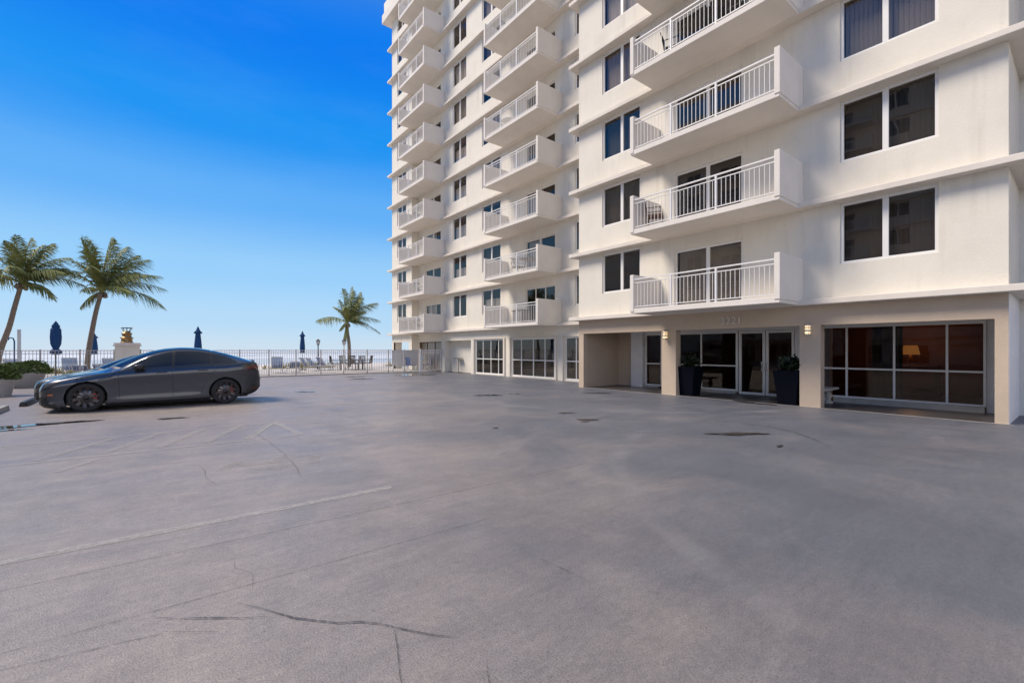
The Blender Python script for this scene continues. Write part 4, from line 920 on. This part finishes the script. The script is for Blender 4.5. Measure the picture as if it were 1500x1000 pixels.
def make_car(paint, name, loc, label):
    car = empty(name, loc); tag(car, label, 'car', 'dark cars parked nose to the left')
    NX, NT = 360, 108; regs = {}
    xs = [4.75*(.5-.5*math.cos(math.pi*i/NX))*.35 + 4.75*i/NX*.65 for i in range(NX+1)]
    us = [9*j/NT for j in range(NT+1)]
    grid = [[cr_eval(section(x), u) for u in us] for x in xs]
    def region(x, u, y, z):
        for (wx, wz) in WH:
            rr = math.hypot(x-wx, z-wz)
            if rr < RA and u < 5.2: return None
            if rr < RA+.035 and u < 5 and z < .72: return 'arch_trim'
        if u < 1.0 and .4 < x < 4.4: return 'sill'
        if x > 4.35 and u < 1.7: return 'sill'
        if x < .16 and z < .40 and z > .25: return 'sill'
        if x < .34 and z < .24: return 'sill'
        gtop = 1.62 - max(0, x-3.45)*.62
        if 5.22 < u < 6.86 and 1.74 < x < 4.12 and z < gtop: return 'side_window'
        if u > 7.12 and x > 1.17+.36*(9-u)/1.9 and x < 4.42 and not (3.48 < x < 3.54): return 'roof_glass'
        if u > 7.02 and 1.11+.36*(9-u)/1.9 < x <= 1.17+.36*(9-u)/1.9: return 'sill'
        if .13 < x < .66 and z > .60+.30*(x-.1) and z < .685+.245*(x-.1)+.0 and 4.4 < u < 6.3: return 'headlight'
        if 4.36 < x < 4.71 and .98 < z < 1.06 + (x-4.36)*.12 and u < 7: return 'tail_light'
        return 'body'
    verts = {}
    for sgn in (-1, 1):
        for i in range(NX):
            for j in range(NT):
                q = [grid[i][j], grid[i+1][j], grid[i+1][j+1], grid[i][j+1]]
                xc = (xs[i]+xs[i+1])/2; yc = sum(p[0] for p in q)/4; zc = sum(p[1] for p in q)/4; uc = (us[j]+us[j+1])/2
                r = region(xc, uc, yc, zc)
                if r is None: continue
                if r in ('side_window', 'arch_trim', 'headlight', 'tail_light', 'sill'): r = (r, sgn)
                d = regs.setdefault(r, ([], [], {})); idx = []
                for (ii, jj) in ((i, j), (i+1, j), (i+1, j+1), (i, j+1)):
                    key = (ii, jj, sgn if jj < NT else 0)
                    if key not in d[2]:
                        p = grid[ii][jj]; d[2][key] = len(d[0]); d[0].append((xs[ii], sgn*p[0], p[1]))
                    idx.append(d[2][key])
                d[1].append(tuple(idx if sgn < 0 else idx[::-1]))
    mats = dict(body=paint, side_window='carglass', roof_glass='carglass', sill='plastic', arch_trim=paint, headlight='lens', tail_light='redlens')
    body = None
    for r in regs:
        nm = r if isinstance(r, str) else r[0]
        m_ = MB(); m_.v, m_.f = regs[r][0], regs[r][1]; m_.sm = [True]*len(m_.f)
        o = m_.build(nm, M[mats[nm]], car)
        if r == 'body': body = o
    # closing caps front and rear
    m_ = MB(); s = [cr_eval(section(0), u) for u in us]; m_.poly([(.001, -p[0], p[1]) for p in s] + [(.001, p[0], p[1]) for p in s[::-1][1:]]); m_.build('front_bumper', M[paint], car)
    m_ = MB(); s = [cr_eval(section(4.75), u) for u in us]; m_.poly([(4.749, p[0], p[1]) for p in s] + [(4.749, -p[0], p[1]) for p in s[::-1][1:]]); m_.build('rear_bumper', M[paint], car)
    m_ = MB(); m_.box(-.004, 0, -.45, .45, .31, .40); m_.build('grille', M['plastic'], car)
    m_ = MB(); m_.box(.5, 4.4, -.82, .82, .17, .25); m_.build('underbody', M['plastic'], car)
    # inner wheel housings
    for (wx, wz) in WH:
        for sg in (-1, 1):
            m_ = MB(); n = 24; prev = None
            for k in range(n+1):
                a = math.pi*(k/n*1.3-.15); p = (wx+(RA+.01)*math.cos(a), wz+(RA+.01)*math.sin(a))
                if prev: m_.quad((prev[0], sg*.90, prev[1]), (p[0], sg*.90, p[1]), (p[0], sg*.55, p[1]), (prev[0], sg*.55, prev[1]))
                prev = p
            m_.box(wx-.42, wx+.42, sg*.54, sg*.56, .2, .76)
            m_.build('wheel_housing', M['black'], car)
    def ysurf(x, z):
        s = section(x); best = None; lo = None
        for k in range(0, 141):
            u = 7.1*k/140; p = cr_eval(s, u)
            if lo and lo[1] <= z <= p[1]: f = (z-lo[1])/max(1e-6, p[1]-lo[1]); return lo[0]+(p[0]-lo[0])*f
            lo = p
        return lo[0]
    def groove(pts, wd, nm, mt, off=.0015):
        for sg in (-1, 1):
            m_ = MB(); prev = None; P = []
            for (a, b_) in zip(pts, pts[1:]):
                k = max(2, int(math.hypot(b_[0]-a[0], b_[1]-a[1])/.03))
                for j in range(k): P.append((a[0]+(b_[0]-a[0])*j/k, a[1]+(b_[1]-a[1])*j/k))
            P.append(pts[-1])
            for i, (x, z) in enumerate(P):
                x2, z2 = P[min(i+1, len(P)-1)]; x1, z1 = P[max(i-1, 0)]; l = math.hypot(x2-x1, z2-z1); nx, nz_ = -(z2-z1)/l*wd/2, (x2-x1)/l*wd/2
                c1 = (x+nx, sg*(ysurf(x+nx, z+nz_)+off), z+nz_); c2 = (x-nx, sg*(ysurf(x-nx, z-nz_)+off), z-nz_)
                if prev: m_.quad(prev[0], c1, c2, prev[1])
                prev = (c1, c2)
            m_.build(nm, M[mt], car)
    groove([(1.47, .98), (1.49, .70), (1.51, .26)], .008, 'door_gap', 'black')
    groove([(2.60, 1.05), (2.61, .65), (2.61, .26)], .008, 'door_gap', 'black')
    groove([(1.51, .26), (2.61, .26), (3.24, .27)], .007, 'door_gap', 'black')
    groove([(3.68, 1.11), (3.56, .95), (3.40, .70), (3.28, .45), (3.24, .27)], .008, 'door_gap', 'black')
    groove([(2.61, 1.06), (2.64, 1.52)], .06, 'door_pillar', 'plastic', .003)
    groove([(3.50, 1.11), (3.48, 1.47)], .03, 'door_pillar', 'plastic', .003)
    groove([(1.66, 1.015), (2, 1.04), (3, 1.09), (3.8, 1.142), (4.1, 1.175)], .018, 'window_trim', 'plastic', .004)
    for (x, z) in ((2.25, .935), (3.16, .97)):
        o = groove([(x, z), (x+.24, z+.008)], .03, 'door_handle', 'plastic', .003)
    groove([(1.10, .80), (1.36, .86)], .022, 'side_camera', 'plastic', .006)
    groove([(.17, .445), (.27, .45)], .03, 'side_marker', 'amber', .003)
    groove([(4.52, .40), (4.66, .42)], .03, 'side_reflector', 'redlens', .003)
    # mirrors
    for sg in (-1, 1):
        m_ = MB(); c = Vector((1.90, sg*1.05, 1.10)); n0 = len(m_.v); rings = []
        for i in range(9):
            a = math.pi*i/8
            for k in range(16):
                b_ = 2*math.pi*k/16; e = lambda v, p: math.copysign(abs(v)**p, v)
                m_.v.append((c.x+.115*e(-math.cos(a), .8)*(1), c.y+.095*e(math.sin(a), .7)*e(math.cos(b_), .8), c.z+.068*e(math.sin(a), .7)*e(math.sin(b_), .8)))
        for i in range(8):
            for k in range(16): k2 = (k+1) % 16; m_.f.append((n0+i*16+k, n0+i*16+k2, n0+(i+1)*16+k2, n0+(i+1)*16+k)); m_.sm.append(True)
        m_.build('side_mirror', M['plastic'], car)
        m_ = MB(); m_.tube([(1.90, sg*.99, 1.05), (1.92, sg*.90, 1.03)], .028, 8); m_.build('mirror_arm', M['plastic'], car)
    # tail spoiler lip
    m_ = MB(); n = 24; prev = None
    for k in range(n+1):
        y = -.76+1.52*k/n; x = 4.60-.10*(y/.76)**2; z = 1.205-.03*(y/.76)**2
        cur_ = [(x-.12, y, z+.005), (x+.07, y, z+.03), (x+.07, y, z+.012), (x-.05, y, z-.03)]
        if prev:
            for a in range(4): b_ = (a+1) % 4; m_.quad(prev[a], cur_[a], cur_[b_], prev[b_], True)
        else: m_.poly(cur_)
        prev = cur_
    m_.poly(prev[::-1]); m_.build('spoiler', M['plastic'], car)
    # wheels
    for (wx, wz) in WH:
        for sg in (-1, 1):
            yo = sg*.925; wh = empty('wheel', (wx, yo, wz)); wh.parent = car; s = sg
            m_ = MB(); m_.lathe([(.268, -s*.0), (.29, s*.012), (.34, s*.0), (.357, -s*.03), (.361, -s*.11), (.357, -s*.2), (.34, -s*.23), (.27, -s*.235), (.255, -s*.2), (.255, -s*.02), (.262, 0)], axis='y', seg=48); m_.build('tyre', M['tyre'], wh)
            m_ = MB(); m_.lathe([(.264, -s*.004), (.256, s*.002), (.246, -s*.006), (.24, -s*.05), (.235, -s*.2)], axis='y', seg=48)
            m_.lathe([(.001, -s*.004), (.028, -s*.004), (.034, -s*.012), (.062, -s*.016), (.066, -s*.05)], axis='y', seg=24)
            for q in range(10):
                a = 2*math.pi*q/10
                for (da0, da1, w0, w1) in ((-.05, .16, .020, .026), (.20, .30, .012, .016)):
                    P = []
                    for (rr, da, ww, yy) in ((.045, da0, w0, -s*.014), (.15, (da0+da1)/2+.03, w0, -s*.030), (.25, da1, w1, -s*.006)):
                        c_, s_ = math.cos(a+da), math.sin(a+da); P.append(((rr*c_-ww*s_*-1*-1, yy, rr*s_+ww*c_), (rr*c_+ww*s_, yy, rr*s_-ww*c_)))
                    for (A, B_) in zip(P, P[1:]):
                        m_.quad(A[0], B_[0], B_[1], A[1]); dn = Vector((0, -s*.022, 0))
                        m_.quad(A[0], B_[0], Vector(B_[0])+dn, Vector(A[0])+dn); m_.quad(A[1], B_[1], Vector(B_[1])+dn, Vector(A[1])+dn)
            m_.build('rim', M['rim'], wh)
            m_ = MB(); m_.lathe([(.001, -s*.085), (.18, -s*.085), (.185, -s*.09), (.185, -s*.115)], axis='y', seg=36); m_.build('brake_disc', M['disc'], wh)
            m_ = MB(); n = 8; a0, a1 = (-.55, .55)
            for k in range(n):
                b0_, b1_ = a0+(a1-a0)*k/n, a0+(a1-a0)*(k+1)/n
                m_.quad((.12*math.cos(b0_), -s*.06, .12*math.sin(b0_)), (.20*math.cos(b0_), -s*.06, .20*math.sin(b0_)), (.20*math.cos(b1_), -s*.06, .20*math.sin(b1_)), (.12*math.cos(b1_), -s*.06, .12*math.sin(b1_)))
            m_.build('brake_caliper', M['redcal'], wh)
            m_ = MB(); m_.lathe([(.001, -s*.13), (.25, -s*.13)], axis='y', seg=24); m_.build('hub_back', M['black'], wh)
    return car
car1 = make_car('paint', 'parked_car', (-2.15, 16.42, 0), 'dark grey glossy hatchback-roofed car parked in front')
def recolor(o, a, b_):
    for ch in o.children:
        recolor(ch, a, b_)
        if ch.type == 'MESH' and ch.data.materials and ch.data.materials[0] == a:
            ch.data = ch.data.copy(); ch.data.materials[0] = b_
car2 = copy_tree(car1); car2.location = (-2.58, 18.85, 0); car2.scale = (.98, .96, .90)
tag(car2, 'black car mostly hidden behind the dark grey car, only its nose showing', 'car', 'dark cars parked nose to the left')
recolor(car2, M['paint'], M['paint2'])
# wheel stops
def stop(a, b_, mt, label):
    a = Vector(a); b_ = Vector(b_); L_ = (b_-a).length; c = (a+b_)/2; ang = math.atan2(b_.y-a.y, b_.x-a.x)
    m_ = MB(); p = [(-.08, 0), (.08, 0), (.055, .12), (-.055, .12)]
    n = len(m_.v)
    for x in (-L_/2, L_/2): m_.v += [(x, q[0], q[1]) for q in p]
    for f in ((0, 1, 2, 3), (7, 6, 5, 4), (0, 4, 5, 1), (1, 5, 6, 2), (2, 6, 7, 3), (3, 7, 4, 0)): m_.f.append(tuple(n+i for i in f)); m_.sm.append(False)
    o = m_.build('wheel_stop', M[mt], None, bevel=.012); o.location = (c.x, c.y, .002); o.rotation_euler = (0, 0, ang); tag(o, label, 'wheel stop')
stop((-2.95, 15.2), (-2.95, 17.3), 'conc', 'pale concrete wheel stop at the left edge in front of the grey car')
stop((-2.75, 18.0), (-2.75, 19.7), 'plastic', 'black rubber wheel stop under the hidden black car nose')
